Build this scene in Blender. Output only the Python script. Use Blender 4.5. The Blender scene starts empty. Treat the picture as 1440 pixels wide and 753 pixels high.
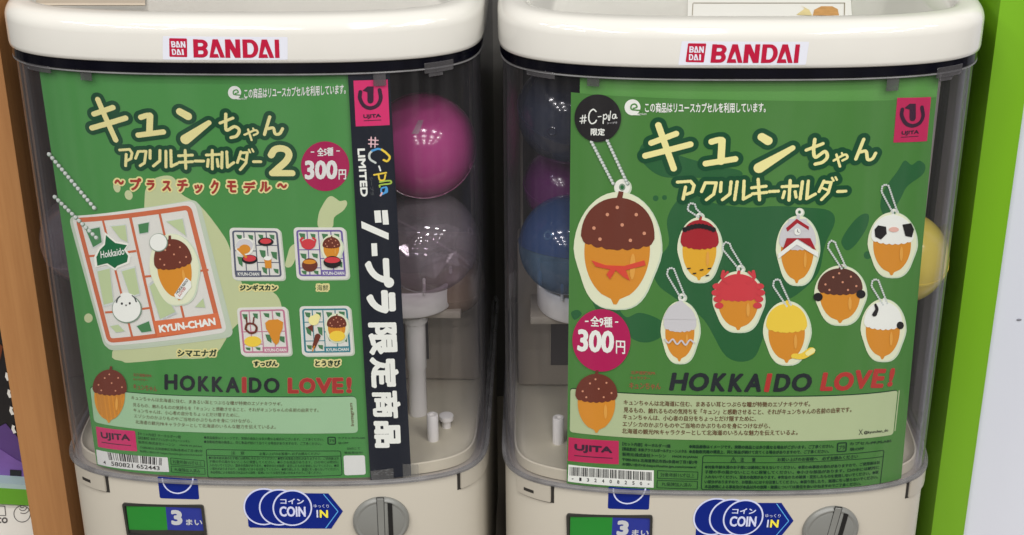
import bpy, bmesh, math, random
import numpy as np
from mathutils import Matrix, Vector

random.seed(7)
rng = np.random.default_rng(7)
sc = bpy.context.scene
COL = sc.collection

# ------------------------------------------------------------------ camera
F_PX, PITCH, ROLL = 2287.2, math.radians(25.965), math.radians(-0.327)
LID_Z = 0.463                      # underside of the lids above the shelf
CAM = np.array([0.0, -0.87, LID_Z + 0.29625])
_f = np.array([0, math.cos(PITCH), -math.sin(PITCH)])
_r0 = np.array([1.0, 0, 0]); _u0 = np.array([0, math.sin(PITCH), math.cos(PITCH)])
_r = math.cos(ROLL)*_r0 + math.sin(ROLL)*_u0
_u = -math.sin(ROLL)*_r0 + math.cos(ROLL)*_u0
cd = bpy.data.cameras.new('camera'); cam = bpy.data.objects.new('camera', cd); COL.objects.link(cam)
cd.sensor_width = 36; cd.lens = F_PX/1440*36; cd.clip_start = 0.02; cd.clip_end = 60
m = Matrix.Identity(4)
for i in range(3):
    m[i][0], m[i][1], m[i][2], m[i][3] = _r[i], _u[i], -_f[i], CAM[i]
cam.matrix_world = m
sc.camera = cam

# ------------------------------------------------------------------ light (indoor shop: ceiling lamps)
w = bpy.data.worlds.new('World'); sc.world = w; w.use_nodes = True
bg = w.node_tree.nodes['Background']
bg.inputs[1].default_value = 0.30
# the dim shop all round: lighter overhead, darker towards the floor, with soft shelf-like bands
_N, _L = w.node_tree.nodes, w.node_tree.links
_tc = _N.new('ShaderNodeTexCoord'); _sx = _N.new('ShaderNodeSeparateXYZ'); _L.new(_tc.outputs['Generated'], _sx.inputs[0])
_mr = _N.new('ShaderNodeMapRange'); _mr.inputs['From Min'].default_value = -.8; _mr.inputs['From Max'].default_value = .8
_L.new(_sx.outputs['Z'], _mr.inputs['Value'])
_cr = _N.new('ShaderNodeValToRGB'); _cr.color_ramp.elements[0].color = (.40, .37, .34, 1); _cr.color_ramp.elements[1].color = (1, .985, .95, 1); _L.new(_mr.outputs[0], _cr.inputs[0])
_mp = _N.new('ShaderNodeMapping'); _mp.inputs['Scale'].default_value = (5, 5, 1.2); _L.new(_tc.outputs['Generated'], _mp.inputs[0])
_nz = _N.new('ShaderNodeTexNoise'); _nz.inputs['Scale'].default_value = 2.2; _nz.inputs['Detail'].default_value = 3; _L.new(_mp.outputs[0], _nz.inputs['Vector'])
_c2 = _N.new('ShaderNodeValToRGB'); _c2.color_ramp.elements[0].position = .38; _c2.color_ramp.elements[0].color = (.2, .2, .2, 1); _c2.color_ramp.elements[1].position = .66; _c2.color_ramp.elements[1].color = (1.8, 1.8, 1.8, 1); _L.new(_nz.outputs[0], _c2.inputs[0])
_mx = _N.new('ShaderNodeMix'); _mx.data_type = 'RGBA'; _mx.blend_type = 'MULTIPLY'; _mx.inputs[0].default_value = 1
_L.new(_cr.outputs[0], _mx.inputs[6]); _L.new(_c2.outputs[0], _mx.inputs[7]); _L.new(_mx.outputs[2], bg.inputs[0])
sc.view_settings.view_transform = 'Standard'; sc.view_settings.look = 'None'
sc.view_settings.exposure = 0.0; sc.view_settings.gamma = 1.0
LAMP_W = 11.2
for ix, x in enumerate((-1.75, -0.85, 0.12, 1.0, 1.9)):
    for iy, y in enumerate((-1.25, -2.0, -2.8, -3.7)):
        ld = bpy.data.lights.new('ceiling_lamp', 'AREA'); ld.shape = 'RECTANGLE'
        ld.size = 0.34; ld.size_y = 0.10; ld.energy = LAMP_W; ld.color = (1.0, 0.975, 0.935)
        lo = bpy.data.objects.new('ceiling_lamp', ld); COL.objects.link(lo)
        lo.location = (x + 0.05*iy, y, LID_Z + 1.75)
cy = sc.cycles
cy.use_denoising = True; cy.transparent_max_bounces = 32; cy.max_bounces = 8; cy.diffuse_bounces = 4; cy.glossy_bounces = 4
cy.caustics_reflective = False; cy.caustics_refractive = False; cy.sample_clamp_indirect = 6

# ------------------------------------------------------------------ materials
def s2l(c):
    return tuple(((v/255)/12.92 if v/255 <= .04045 else ((v/255+.055)/1.055)**2.4) for v in c)
MATS = {}
def pmat(name, rgb, rough=.5, var=.05, scale=40., bump=0., metal=0., spec=.5, trans=0., stretch=None, lin=False):
    if name in MATS: return MATS[name]
    c = rgb if lin else s2l(rgb)
    mt = bpy.data.materials.new(name); mt.use_nodes = True; nt = mt.node_tree; N = nt.nodes; L = nt.links
    b = N['Principled BSDF']; b.inputs['Roughness'].default_value = rough; b.inputs['Metallic'].default_value = metal
    b.inputs['Specular IOR Level'].default_value = spec
    if trans: b.inputs['Transmission Weight'].default_value = trans
    tc = N.new('ShaderNodeTexCoord'); mp = N.new('ShaderNodeMapping')
    if stretch: mp.inputs['Scale'].default_value = stretch
    L.new(tc.outputs['Object'], mp.inputs[0])
    nz = N.new('ShaderNodeTexNoise'); nz.inputs['Scale'].default_value = scale; nz.inputs['Detail'].default_value = 5
    L.new(mp.outputs[0], nz.inputs['Vector'])
    mx = N.new('ShaderNodeMix'); mx.data_type = 'RGBA'
    mx.inputs[6].default_value = (*[max(0, v*(1-var)) for v in c], 1); mx.inputs[7].default_value = (*[min(1, v*(1+var)) for v in c], 1)
    L.new(nz.outputs[0], mx.inputs[0]); L.new(mx.outputs[2], b.inputs['Base Color'])
    if bump:
        bp = N.new('ShaderNodeBump'); bp.inputs['Strength'].default_value = bump; bp.inputs['Distance'].default_value = .001
        L.new(nz.outputs[0], bp.inputs['Height']); L.new(bp.outputs[0], b.inputs['Normal'])
    MATS[name] = mt; return mt
def clear_mat(name, tint, edge, rough=.03, f0=.04, haze=0., hazecol=(.6, .6, .6), gain=.9, wavy=0., edgehaze=0.):
    """thin clear plastic: tinted pass-through plus Fresnel reflection, same on both faces"""
    if name in MATS: return MATS[name]
    mt = bpy.data.materials.new(name); mt.use_nodes = True; nt = mt.node_tree; N = nt.nodes; L = nt.links
    N.remove(N['Principled BSDF']); out = N['Material Output']
    lw = N.new('ShaderNodeLayerWeight'); lw.inputs['Blend'].default_value = .5
    def mth(op, a, b):
        n = N.new('ShaderNodeMath'); n.operation = op
        for i, v in enumerate((a, b)):
            if isinstance(v, (int, float)): n.inputs[i].default_value = v
            else: L.new(v, n.inputs[i])
        return n.outputs[0]
    p5 = mth('POWER', lw.outputs['Facing'], 5.0)
    fr = mth('ADD', mth('MULTIPLY', p5, gain), f0)
    p3 = mth('POWER', lw.outputs['Facing'], 2.5)
    mx = N.new('ShaderNodeMix'); mx.data_type = 'RGBA'
    mx.inputs[6].default_value = (*tint, 1); mx.inputs[7].default_value = (*edge, 1); L.new(p3, mx.inputs[0])
    tr = N.new('ShaderNodeBsdfTransparent'); L.new(mx.outputs[2], tr.inputs[0])
    gl = N.new('ShaderNodeBsdfGlossy'); gl.inputs['Roughness'].default_value = rough
    if wavy:
        t2 = N.new('ShaderNodeTexCoord'); m2 = N.new('ShaderNodeMapping'); m2.inputs['Scale'].default_value = (1, 1, .25); L.new(t2.outputs['Object'], m2.inputs[0])
        n2 = N.new('ShaderNodeTexNoise'); n2.inputs['Scale'].default_value = 22; n2.inputs['Detail'].default_value = 2; L.new(m2.outputs[0], n2.inputs['Vector'])
        bp = N.new('ShaderNodeBump'); bp.inputs['Strength'].default_value = wavy; bp.inputs['Distance'].default_value = .004; L.new(n2.outputs[0], bp.inputs['Height']); L.new(bp.outputs[0], gl.inputs['Normal'])
    sh = N.new('ShaderNodeMixShader'); L.new(fr, sh.inputs[0]); L.new(tr.outputs[0], sh.inputs[1]); L.new(gl.outputs[0], sh.inputs[2])
    res = sh
    if haze:
        df = N.new('ShaderNodeBsdfDiffuse'); df.inputs[0].default_value = (*hazecol, 1)
        s2 = N.new('ShaderNodeMixShader'); s2.inputs[0].default_value = haze
        nz = N.new('ShaderNodeTexNoise'); nz.inputs['Scale'].default_value = 18; nz.inputs['Detail'].default_value = 6
        tc = N.new('ShaderNodeTexCoord'); mp = N.new('ShaderNodeMapping'); mp.inputs['Scale'].default_value = (3, 3, .35)
        L.new(tc.outputs['Object'], mp.inputs[0]); L.new(mp.outputs[0], nz.inputs['Vector'])
        L.new(mth('ADD', mth('MULTIPLY', mth('MULTIPLY', nz.outputs[0], 2.0), haze), mth('MULTIPLY', mth('POWER', lw.outputs['Facing'], 3.0), edgehaze)), s2.inputs[0])
        L.new(sh.outputs[0], s2.inputs[1]); L.new(df.outputs[0], s2.inputs[2]); res = s2
    L.new(res.outputs[0], out.inputs[0])
    MATS[name] = mt; return mt

# ------------------------------------------------------------------ frames and rays
class Frame:
    def __init__(s, x, y, yaw): s.x, s.y, s.c, s.s, s.yaw = x, y, math.cos(yaw), math.sin(yaw), yaw
    def loc(s, p): dx, dy = p[0]-s.x, p[1]-s.y; return np.array([s.c*dx+s.s*dy, -s.s*dx+s.c*dy, p[2]])
    def wor(s, p): return np.array([s.x+s.c*p[0]-s.s*p[1], s.y+s.s*p[0]+s.c*p[1], p[2]])
    def d(s, v): return np.array([s.c*v[0]+s.s*v[1], -s.s*v[0]+s.c*v[1], v[2]])
W0 = Frame(0, 0, 0)
FA = Frame(-0.15679, 0.00184, -0.02697)
FB = Frame(0.13128, -0.01214, -0.01735)
def ray(px, py):
    v = _f*F_PX + _r*(px-720) - _u*(py-376.5); return v/np.linalg.norm(v)
def on_y(px, py, Y, fr=W0):
    """where a line of sight meets the plane y = Y of a frame"""
    o = fr.loc(CAM); d = fr.d(ray(px, py)); t = (Y-o[1])/d[1]; return o+t*d
def on_z(px, py, Z, fr=W0):
    o = fr.loc(CAM); d = fr.d(ray(px, py)); t = (Z-o[2])/d[2]; return o+t*d

# plan curve of the bulging front: superellipse, apex at (0,0), widest at y = PB
PA, PB, PN, PM = 0.13955, 0.08316, 2.767, 5.056
def plan(inset=0., n=220):
    th = np.linspace(1e-4, math.pi-1e-4, 6000)
    x = -PA*np.sign(np.cos(th))*np.abs(np.cos(th))**(2/PN); y = PB*(1-np.sin(th)**(2/PM))
    x = np.concatenate(([-PA], x, [PA])); y = np.concatenate(([PB], y, [PB]))
    s = np.concatenate(([0], np.cumsum(np.hypot(np.diff(x), np.diff(y)))))
    q = np.linspace(0, s[-1], n); x, y = np.interp(q, s, x), np.interp(q, s, y)
    tx, ty = np.gradient(x), np.gradient(y); l = np.hypot(tx, ty); nx, ny = ty/l, -tx/l
    nx[0], ny[0], nx[-1], ny[-1] = -1, 0, 1, 0
    k = np.ones(9)/9
    nx = np.convolve(np.pad(nx, 4, 'edge'), k, 'valid'); ny = np.convolve(np.pad(ny, 4, 'edge'), k, 'valid')
    l = np.hypot(nx, ny); nx, ny = nx/l, ny/l
    return x-nx*inset, y-ny*inset, nx, ny
BACK = 0.285
def outline(inset=0., n=150, back=BACK, rr=.03):
    """closed plan: front curve, straight sides, rounded rear corners"""
    x, y, _, _ = plan(inset, n)
    a = x[-1]; b = back-inset; r = max(.004, rr-inset)
    pts = list(zip(x, y))
    for k in range(1, 5): pts.append((a, y[-1]+(b-r-y[-1])*k/4))
    for k in range(1, 9): t = math.pi/2*k/8; pts.append((a-r+r*math.cos(t), b-r+r*math.sin(t)))
    for k in range(1, 5): pts.append((a-r-(2*a-2*r)*k/4, b))
    for k in range(1, 9): t = math.pi/2*k/8; pts.append((-a+r-r*math.sin(t), b-r+r*math.cos(t)))
    for k in range(1, 4): pts.append((-a, b-r-(b-r-y[0])*k/4))
    return pts

class Surf:
    """a curved upright sheet in a machine's frame: (s along, z up, off outwards) -> x, y, z"""
    def __init__(s, fr, inset):
        s.fr = fr; s.x, s.y, s.nx, s.ny = plan(inset, 500)
        s.s = np.concatenate(([0], np.cumsum(np.hypot(np.diff(s.x), np.diff(s.y))))); s.s -= s.s[-1]/2
    def at(s, px, py):
        o = s.fr.loc(CAM); d = s.fr.d(ray(px, py))
        f = (s.x-o[0])*d[1]-(s.y-o[1])*d[0]
        i = np.where(np.sign(f[:-1]) != np.sign(f[1:]))[0]
        best = None
        for k in i:
            t = f[k]/(f[k]-f[k+1]); x = s.x[k]+t*(s.x[k+1]-s.x[k]); y = s.y[k]+t*(s.y[k+1]-s.y[k])
            dist = math.hypot(x-o[0], y-o[1])
            if best is None or dist < best[0]: best = (dist, s.s[k]+t*(s.s[k+1]-s.s[k]))
        if best is None:
            k = np.argmin(np.abs(f)); best = (math.hypot(s.x[k]-o[0], s.y[k]-o[1]), s.s[k])
        return np.array([best[1], o[2]+d[2]*best[0]/math.hypot(d[0], d[1])])
    def put(s, q, off):
        q = np.asarray(q); off = np.asarray(off)
        return np.stack([np.interp(q[:, 0], s.s, s.x)+np.interp(q[:, 0], s.s, s.nx)*off,
                         np.interp(q[:, 0], s.s, s.y)+np.interp(q[:, 0], s.s, s.ny)*off, q[:, 1]], 1)

# ------------------------------------------------------------------ objects
def link(name, me, parent=None, fr=None):
    o = bpy.data.objects.new(name, me); COL.objects.link(o)
    if parent is not None: o.parent = parent
    elif fr is not None: o.location = (fr.x, fr.y, 0); o.rotation_euler = (0, 0, fr.yaw)
    return o
def mesh(name, verts, faces, mats, mi=None, smooth=False):
    me = bpy.data.meshes.new(name); me.from_pydata([tuple(map(float, v)) for v in verts], [], [tuple(map(int, f)) for f in faces])
    for mt in (mats if isinstance(mats, (list, tuple)) else [mats]): me.materials.append(mt)
    if mi is not None: me.polygons.foreach_set('material_index', np.asarray(mi, dtype=np.int32))
    if smooth: me.polygons.foreach_set('use_smooth', np.ones(len(me.polygons), dtype=bool))
    me.update(); return me
def tag(o, label, cat, group=None, kind=None):
    o['label'] = label; o['category'] = cat
    if group: o['group'] = group
    if kind: o['kind'] = kind
    return o
def empty(name, fr, z=0., x=0., y=0.):
    o = bpy.data.objects.new(name, None); COL.objects.link(o); o.empty_display_size = .02
    p = fr.wor((x, y, z)); o.location = tuple(p); o.rotation_euler = (0, 0, fr.yaw); return o
def bm_obj(name, bm, mats, parent=None, fr=None, smooth=True, bevel=0., seg=2, org=(0, 0, 0), angle=40):
    me = bpy.data.meshes.new(name)
    bmesh.ops.recalc_face_normals(bm, faces=bm.faces)
    if org != (0, 0, 0): bmesh.ops.translate(bm, verts=bm.verts, vec=(-org[0], -org[1], -org[2]))
    if smooth:
        for f in bm.faces: f.smooth = True
        for e in bm.edges:
            if len(e.link_faces) == 2 and e.calc_face_angle(0) > math.radians(angle): e.smooth = False
    bm.to_mesh(me); bm.free()
    for mt in (mats if isinstance(mats, (list, tuple)) else [mats]): me.materials.append(mt)
    o = link(name, me, parent, fr)
    return o
def box(bm, x0, x1, y0, y1, z0, z1, bev=0., seg=2, mi=0):
    r = bmesh.ops.create_cube(bm, size=1.0)
    vs = r['verts']
    for v in vs: v.co = Vector((x0+(v.co.x+.5)*(x1-x0), y0+(v.co.y+.5)*(y1-y0), z0+(v.co.z+.5)*(z1-z0)))
    fs = list({f for v in vs for f in v.link_faces})
    for f in fs: f.material_index = mi
    if bev:
        es = list({e for v in vs for e in v.link_edges})
        bmesh.ops.bevel(bm, geom=es, offset=bev, segments=seg, profile=.5, affect='EDGES')
def lathe(bm, prof, cx, cy, n=48, mi=0):
    rings = []
    for r, z in prof:
        if r < 1e-6: rings.append([bm.verts.new((cx, cy, z))])
        else: rings.append([bm.verts.new((cx+r*math.cos(2*math.pi*k/n), cy+r*math.sin(2*math.pi*k/n), z)) for k in range(n)])
    for a, b in zip(rings, rings[1:]):
        for k in range(n):
            q = [a[k % len(a)], a[(k+1) % len(a)], b[(k+1) % len(b)], b[k % len(b)]]
            u = []
            for v in q:
                if v not in u: u.append(v)
            if len(u) > 2:
                f = bm.faces.new(u); f.material_index = mi
def loft(bm, rings, cap0=True, cap1=True, mi=0):
    vr = [[bm.verts.new(p) for p in r] for r in rings]; n = len(vr[0])
    for a, b in zip(vr, vr[1:]):
        for k in range(n):
            f = bm.faces.new((a[k], a[(k+1) % n], b[(k+1) % n], b[k])); f.material_index = mi
    if cap0: bm.faces.new(vr[0][::-1]).material_index = mi
    if cap1: bm.faces.new(vr[-1]).material_index = mi
    return vr
def ring(inset, z, **k): return [(x, y, z) for x, y in outline(inset, **k)]

# ------------------------------------------------------------------ printing on a sheet
_glyphs = {}
def glyphs(text, off=0.):
    key = (text, off)
    if key not in _glyphs:
        c = bpy.data.curves.new('lettering', 'FONT'); c.body = text; c.offset = off; c.resolution_u = 3; c.fill_mode = 'FRONT'
        o = bpy.data.objects.new('lettering', c); COL.objects.link(o); bpy.context.view_layer.update()
        dg = bpy.context.evaluated_depsgraph_get()
        me = bpy.data.meshes.new_from_object(o.evaluated_get(dg)); bpy.data.objects.remove(o); bpy.data.curves.remove(c)
        me.calc_loop_triangles()
        v = np.array([p.co[:2] for p in me.vertices]); t = np.array([x.vertices[:] for x in me.loop_triangles])
        bpy.data.meshes.remove(me); _glyphs[key] = (v, t)
    return _glyphs[key]
def rects(mask):
    """cover a boolean grid with few rectangles: x0, x1, y0, y1 in cells"""
    out = []; open_ = {}
    for y in range(mask.shape[0]+1):
        runs = {}
        if y < mask.shape[0]:
            r = np.diff(np.concatenate(([0], mask[y].astype(np.int8), [0])))
            for a, b in zip(np.where(r == 1)[0], np.where(r == -1)[0]): runs[(a, b)] = y
        for k in list(open_):
            if k not in runs: out.append((k[0], k[1], open_.pop(k), y))
        for k in runs: open_.setdefault(k, y)
    return out
def raster_tris(v, t, lo, cell, shape):
    m = np.zeros(shape, bool)
    for a, b, c in v[t]:
        P = (np.array([a, b, c])-lo)/cell
        x0, y0 = np.maximum(np.floor(P.min(0)).astype(int), 0); x1, y1 = np.ceil(P.max(0)).astype(int)
        if x1 <= x0 or y1 <= y0: continue
        X, Y = np.meshgrid(np.arange(x0, x1)+.5, np.arange(y0, y1)+.5)
        d = (P[1, 1]-P[2, 1])*(P[0, 0]-P[2, 0])+(P[2, 0]-P[1, 0])*(P[0, 1]-P[2, 1])
        if abs(d) < 1e-12: continue
        u = ((P[1, 1]-P[2, 1])*(X-P[2, 0])+(P[2, 0]-P[1, 0])*(Y-P[2, 1]))/d
        w_ = ((P[2, 1]-P[0, 1])*(X-P[2, 0])+(P[0, 0]-P[2, 0])*(Y-P[2, 1]))/d
        k = (u >= -1e-6) & (w_ >= -1e-6) & (u+w_ <= 1+1e-6)
        s = m[y0:y0+k.shape[0], x0:x0+k.shape[1]]; s |= k[:s.shape[0], :s.shape[1]]
    return m
def dilate(m, r):
    o = m.copy(); R = int(math.ceil(r)); H, W = m.shape
    for dy in range(-R, R+1):
        for dx in range(-R, R+1):
            if dx*dx+dy*dy <= r*r and (dx or dy):
                o[max(0, dy):H+min(0, dy), max(0, dx):W+min(0, dx)] |= m[max(0, -dy):H+min(0, -dy), max(0, -dx):W+min(0, -dx)]
    return o
STEP = .003; LAY = 1.0e-4
class Print:
    """a printed part of a sheet; coordinates are given on the sheet (s, z)"""
    def __init__(s, surf, base=0): s.f = surf; s.base = base; s.v = []; s.t = []; s.m = []; s.mats = []; s.n = 0; s.eps = 0
    def P(s, p): return s.f.at(*p)
    def _mi(s, mt):
        if mt not in s.mats: s.mats.append(mt)
        return s.mats.index(mt)
    def raw(s, v, t, mt, layer):
        v = np.asarray(v, float)
        if len(v) == 0: return s
        off = (s.base+layer)*LAY+s.eps*2e-6; s.eps = (s.eps+1) % 24
        s.v.append(s.f.put(v, np.full(len(v), off))); s.t += [tuple(int(i)+s.n for i in f) for f in t]
        s.m += [s._mi(mt)]*len(t); s.n += len(v); return s
    def cut(s, v, t, mt, layer):
        """tessellate wide faces along s so they follow the bend"""
        v = np.asarray(v, float); bm = bmesh.new(); bv = [bm.verts.new((p[0], p[1], 0)) for p in v]
        for f in t:
            try: bm.faces.new([bv[i] for i in f])
            except ValueError: pass
        bmesh.ops.triangulate(bm, faces=bm.faces)
        for k in range(int(math.floor(v[:, 0].min()/STEP))+1, int(math.ceil(v[:, 0].max()/STEP))):
            bmesh.ops.bisect_plane(bm, geom=bm.verts[:]+bm.edges[:]+bm.faces[:], plane_co=(k*STEP, 0, 0), plane_no=(1, 0, 0), dist=1e-7)
        bm.verts.index_update()
        for f in bm.faces:
            f.normal_update()
            if f.normal.z < 0: f.normal_flip()
        V = [(q.co.x, q.co.y) for q in bm.verts]; T = [[q.index for q in f.verts] for f in bm.faces]; bm.free()
        return s.raw(V, T, mt, layer)
    def poly(s, pts, mt, layer=0, px=True):
        v = [s.P(p) for p in pts] if px else pts
        return s.cut(v, [list(range(len(v)))], mt, layer)
    def rrect(s, q, r, mt, layer=0, seg=5, inset=0.):
        """rounded quad given by its photo corners tl, tr, br, bl; r, inset as metres on the sheet"""
        c = [s.P(p) for p in q]; return s.poly(s._rr(c, r, seg, inset), mt, layer, px=False)
    def _rr(s, c, r, seg=5, inset=0.):
        c = [np.asarray(p, float) for p in c]
        if inset:
            ctr = sum(c)/4; n = []
            for i in range(4):
                a, b, d = c[i-1], c[i], c[(i+1) % 4]
                e1 = (a-b)/np.linalg.norm(a-b); e2 = (d-b)/np.linalg.norm(d-b); n.append(b+(e1+e2)*inset)
            c = n
        if r <= 0: return c
        out = []
        for i in range(4):
            a, b, d = c[i-1], c[i], c[(i+1) % 4]
            e1 = (a-b)/np.linalg.norm(a-b); e2 = (d-b)/np.linalg.norm(d-b); p0, p1 = b+e1*r, b+e2*r
            for k in range(seg+1):
                t = k/seg; out.append((1-t)**2*p0+2*t*(1-t)*b+t*t*p1)
        return out
    def frame(s, q, r, wid, mt, layer=0, seg=5):
        c = [s.P(p) for p in q]; o = s._rr(c, r, seg); i = s._rr(c, max(r-wid, r*.35), seg, wid); n = len(o)
        return s.cut(o+i, [[k, (k+1) % n, n+(k+1) % n, n+k] for k in range(n)], mt, layer)
    def disc(s, c, rx, ry, mt, layer=0, n=40, rot=0., a0=0., a1=360.):
        pts = []; ca, sa = math.cos(rot), math.sin(rot)
        for k in range(n+(a1-a0 < 360)):
            t = math.radians(a0+(a1-a0)*k/n); x, y = rx*math.cos(t), ry*math.sin(t)
            pts.append((c[0]+ca*x-sa*y, c[1]+sa*x+ca*y))
        return s.poly(pts, mt, layer)
    def mask(s, m, lo, cell, mt, layer):
        v = []; t = []
        for x0, x1, y0, y1 in rects(m):
            cut = max(1, int(STEP/cell)); xs = list(range(x0, x1, cut))+[x1]
            for a, b in zip(xs, xs[1:]):
                n = len(v); v += [(lo[0]+a*cell, lo[1]+y0*cell), (lo[0]+b*cell, lo[1]+y0*cell), (lo[0]+b*cell, lo[1]+y1*cell), (lo[0]+a*cell, lo[1]+y1*cell)]
                t.append((n, n+1, n+2, n+3))
        return s.raw(v, t, mt, layer)
    def text(s, txt, bl, br, tl, mt, layer=1, off=0.):
        v, t = glyphs(txt, off); lo, hi = v.min(0), v.max(0); u = (v-lo)/np.maximum(hi-lo, 1e-6)
        a, b, c = s.P(bl), s.P(br), s.P(tl); q = a+u[:, :1]*(b-a)+u[:, 1:]*(c-a)
        big = max((q[t][:, :, 0].max(1)-q[t][:, :, 0].min(1)).max(), 0)
        det = (b-a)[0]*(c-a)[1]-(b-a)[1]*(c-a)[0]
        return (s.cut if big > .006 else s.raw)(q, t, mt, layer)
    def bold(s, txt, bl, br, tl, mt, layer=1, grow=.5, out=None, ogrow=1.5, cell=.00013):
        """heavy lettering: glyphs rastered on the sheet, thickened by grow (photo px), optional outline"""
        v, t = glyphs(txt); lo, hi = v.min(0), v.max(0); u = (v-lo)/(hi-lo)
        a, b, c = s.P(bl), s.P(br), s.P(tl)
        g = grow/2350.; ex, ey = (b-a), (c-a)
        # shrink so that the thickened glyph fills the given box
        lx, ly = np.linalg.norm(ex), np.linalg.norm(ey); kx, ky = max(.3, 1-2*g/lx), max(.3, 1-2*g/ly)
        q = a+ex*(1-kx)/2+ey*(1-ky)/2+u[:, :1]*ex*kx+u[:, 1:]*ey*ky
        pad = (grow+ogrow+1)/2350.; l = q.min(0)-pad; sh = np.ceil((q.max(0)+pad-l)/cell).astype(int)
        m_ = raster_tris(q, t, l, cell, (sh[1], sh[0])); m_ = dilate(m_, g/cell)
        if out is not None: s.mask(dilate(m_, ogrow/2350./cell), l, cell, out, layer)
        return s.mask(m_, l, cell, mt, layer+1)
    def spell(s, chars, mt, layer, grow, out=None, ogrow=1., shear=0., cell=.00013):
        """spaced capitals, one by one: (char, x0, x1, base y, top y) in photo px"""
        for ch, x0, x1, yb, yt in chars: s.bold(ch, (x0, yb), (x1, yb), (x0+shear*(yb-yt), yt), mt, layer, grow, out, ogrow, cell)
        return s
    def strokes(s, st, mt, layer=1, out=None, ogrow=5., cell=.00016, smooth=True):
        """brush lettering: st = list of (points in photo px, width or (start, end) width in px)"""
        segs = []
        for pts, wd in st:
            w0, w1 = wd if isinstance(wd, tuple) else (wd, wd)
            p = np.array([s.P(q) for q in pts])
            if smooth and len(p) > 2:
                e = np.vstack([2*p[0]-p[1], p, 2*p[-1]-p[-2]]); o = []
                for i in range(1, len(e)-2):
                    for k in range(8):
                        t = k/8; o.append(.5*((2*e[i])+(-e[i-1]+e[i+1])*t+(2*e[i-1]-5*e[i]+4*e[i+1]-e[i+2])*t*t+(-e[i-1]+3*e[i]-3*e[i+1]+e[i+2])*t**3))
                p = np.array(o+[e[-2]])
            r = np.linspace(w0, w1, len(p))/2/2350.
            segs += [(p[i], p[i+1], r[i], r[i+1]) for i in range(len(p)-1)]
        A = np.array([x[0] for x in segs]+[x[1] for x in segs]); R = max(max(x[2], x[3]) for x in segs)+(ogrow if out is not None else 0)/2350.+.0005
        lo = A.min(0)-R; sh = np.ceil((A.max(0)+R-lo)/cell).astype(int)
        def fill(extra):
            m_ = np.zeros((sh[1], sh[0]), bool)
            for a, b, r0, r1 in segs:
                rr = max(r0, r1)+extra; l = np.maximum(((np.minimum(a, b)-rr-lo)/cell).astype(int), 0); h = np.ceil((np.maximum(a, b)+rr-lo)/cell).astype(int)
                X, Y = np.meshgrid(lo[0]+(np.arange(l[0], h[0])+.5)*cell, lo[1]+(np.arange(l[1], h[1])+.5)*cell)
                d = b-a; L2 = max(d@d, 1e-16); t = np.clip(((X-a[0])*d[0]+(Y-a[1])*d[1])/L2, 0, 1)
                k = np.hypot(X-a[0]-t*d[0], Y-a[1]-t*d[1]) <= r0+(r1-r0)*t+extra
                z = m_[l[1]:l[1]+k.shape[0], l[0]:l[0]+k.shape[1]]; z |= k[:z.shape[0], :z.shape[1]]
            return m_
        if out is not None: s.mask(fill(ogrow/2350.), lo, cell, out, layer)
        return s.mask(fill(0), lo, cell, mt, layer+1)
    def line(s, pts, wd, mt, layer=1, closed=False):
        p = [s.P(q) for q in pts]
        if closed: p = p+[p[0]]
        for a, b in zip(p, p[1:]):
            d = (b-a)/np.linalg.norm(b-a); n = np.array([-d[1], d[0]])*wd/2/2350.; e = d*wd/2/2350.*0
            s.cut([a-n-e, b-n+e, b+n+e, a+n-e], [[0, 1, 2, 3]], mt, layer)
        return s
    def done(s, name, parent, label=None, z0=0.):
        v = np.vstack(s.v); v[:, 2] -= z0
        o = link(name, mesh(name, v, s.t, s.mats, s.m, smooth=True), parent)
        if label: o['label'] = label
        return o

# ================================================================== the setting
ZB = LID_Z-.283                    # bottom rim of the clear window
WHITE = pmat('white_plastic', (220, 218, 212), .07, .015, 30)
CREAM = pmat('cream_plastic', (181, 175, 163), .34, .03, 12)
GROOVE = pmat('groove_shadow_gap', (38, 35, 32), .7)
SHELF = pmat('shelf_laminate', (150, 140, 128), .5, .08, 12)
DARKW = pmat('dark_back_panel', (112, 110, 108), .75, .15, 8)
def structure(name, bm, mt):
    o = bm_obj(name, bm, mt, smooth=False); o['kind'] = 'structure'; return o
bm = bmesh.new(); box(bm, -.62, .62, -.25, .62, -.03, -.0005); structure('shelf', bm, SHELF)
bm = bmesh.new(); box(bm, -.62, .62, .42, .45, 0, 1.0); structure('wall', bm, DARKW)

# wooden divider, left
WOOD = pmat('oak_veneer', (176, 120, 70), .42, .0, 1)
nt = WOOD.node_tree; N = nt.nodes; L = nt.links
mp = [n for n in N if n.type == 'MAPPING'][0]; mp.inputs['Scale'].default_value = (1, 1, .045)
nz = [n for n in N if n.type == 'TEX_NOISE'][0]; nz.inputs['Scale'].default_value = 260; nz.inputs['Detail'].default_value = 9; nz.inputs['Roughness'].default_value = .6
mx = [n for n in N if n.type == 'MIX'][0]; mx.inputs[6].default_value = (.31, .130, .042, 1); mx.inputs[7].default_value = (.50, .25, .095, 1)
WY = .075
xr = on_y(63, 490, WY)[0]; xl = on_y(4, 490, WY)[0]
bm = bmesh.new(); box(bm, xl, xr, WY, .41, 0, .62, .0008, 2)
o = bm_obj('wooden_divider', bm, [WOOD]); tag(o, 'tall orange-brown wood grain divider board at the left edge', 'divider')
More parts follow.
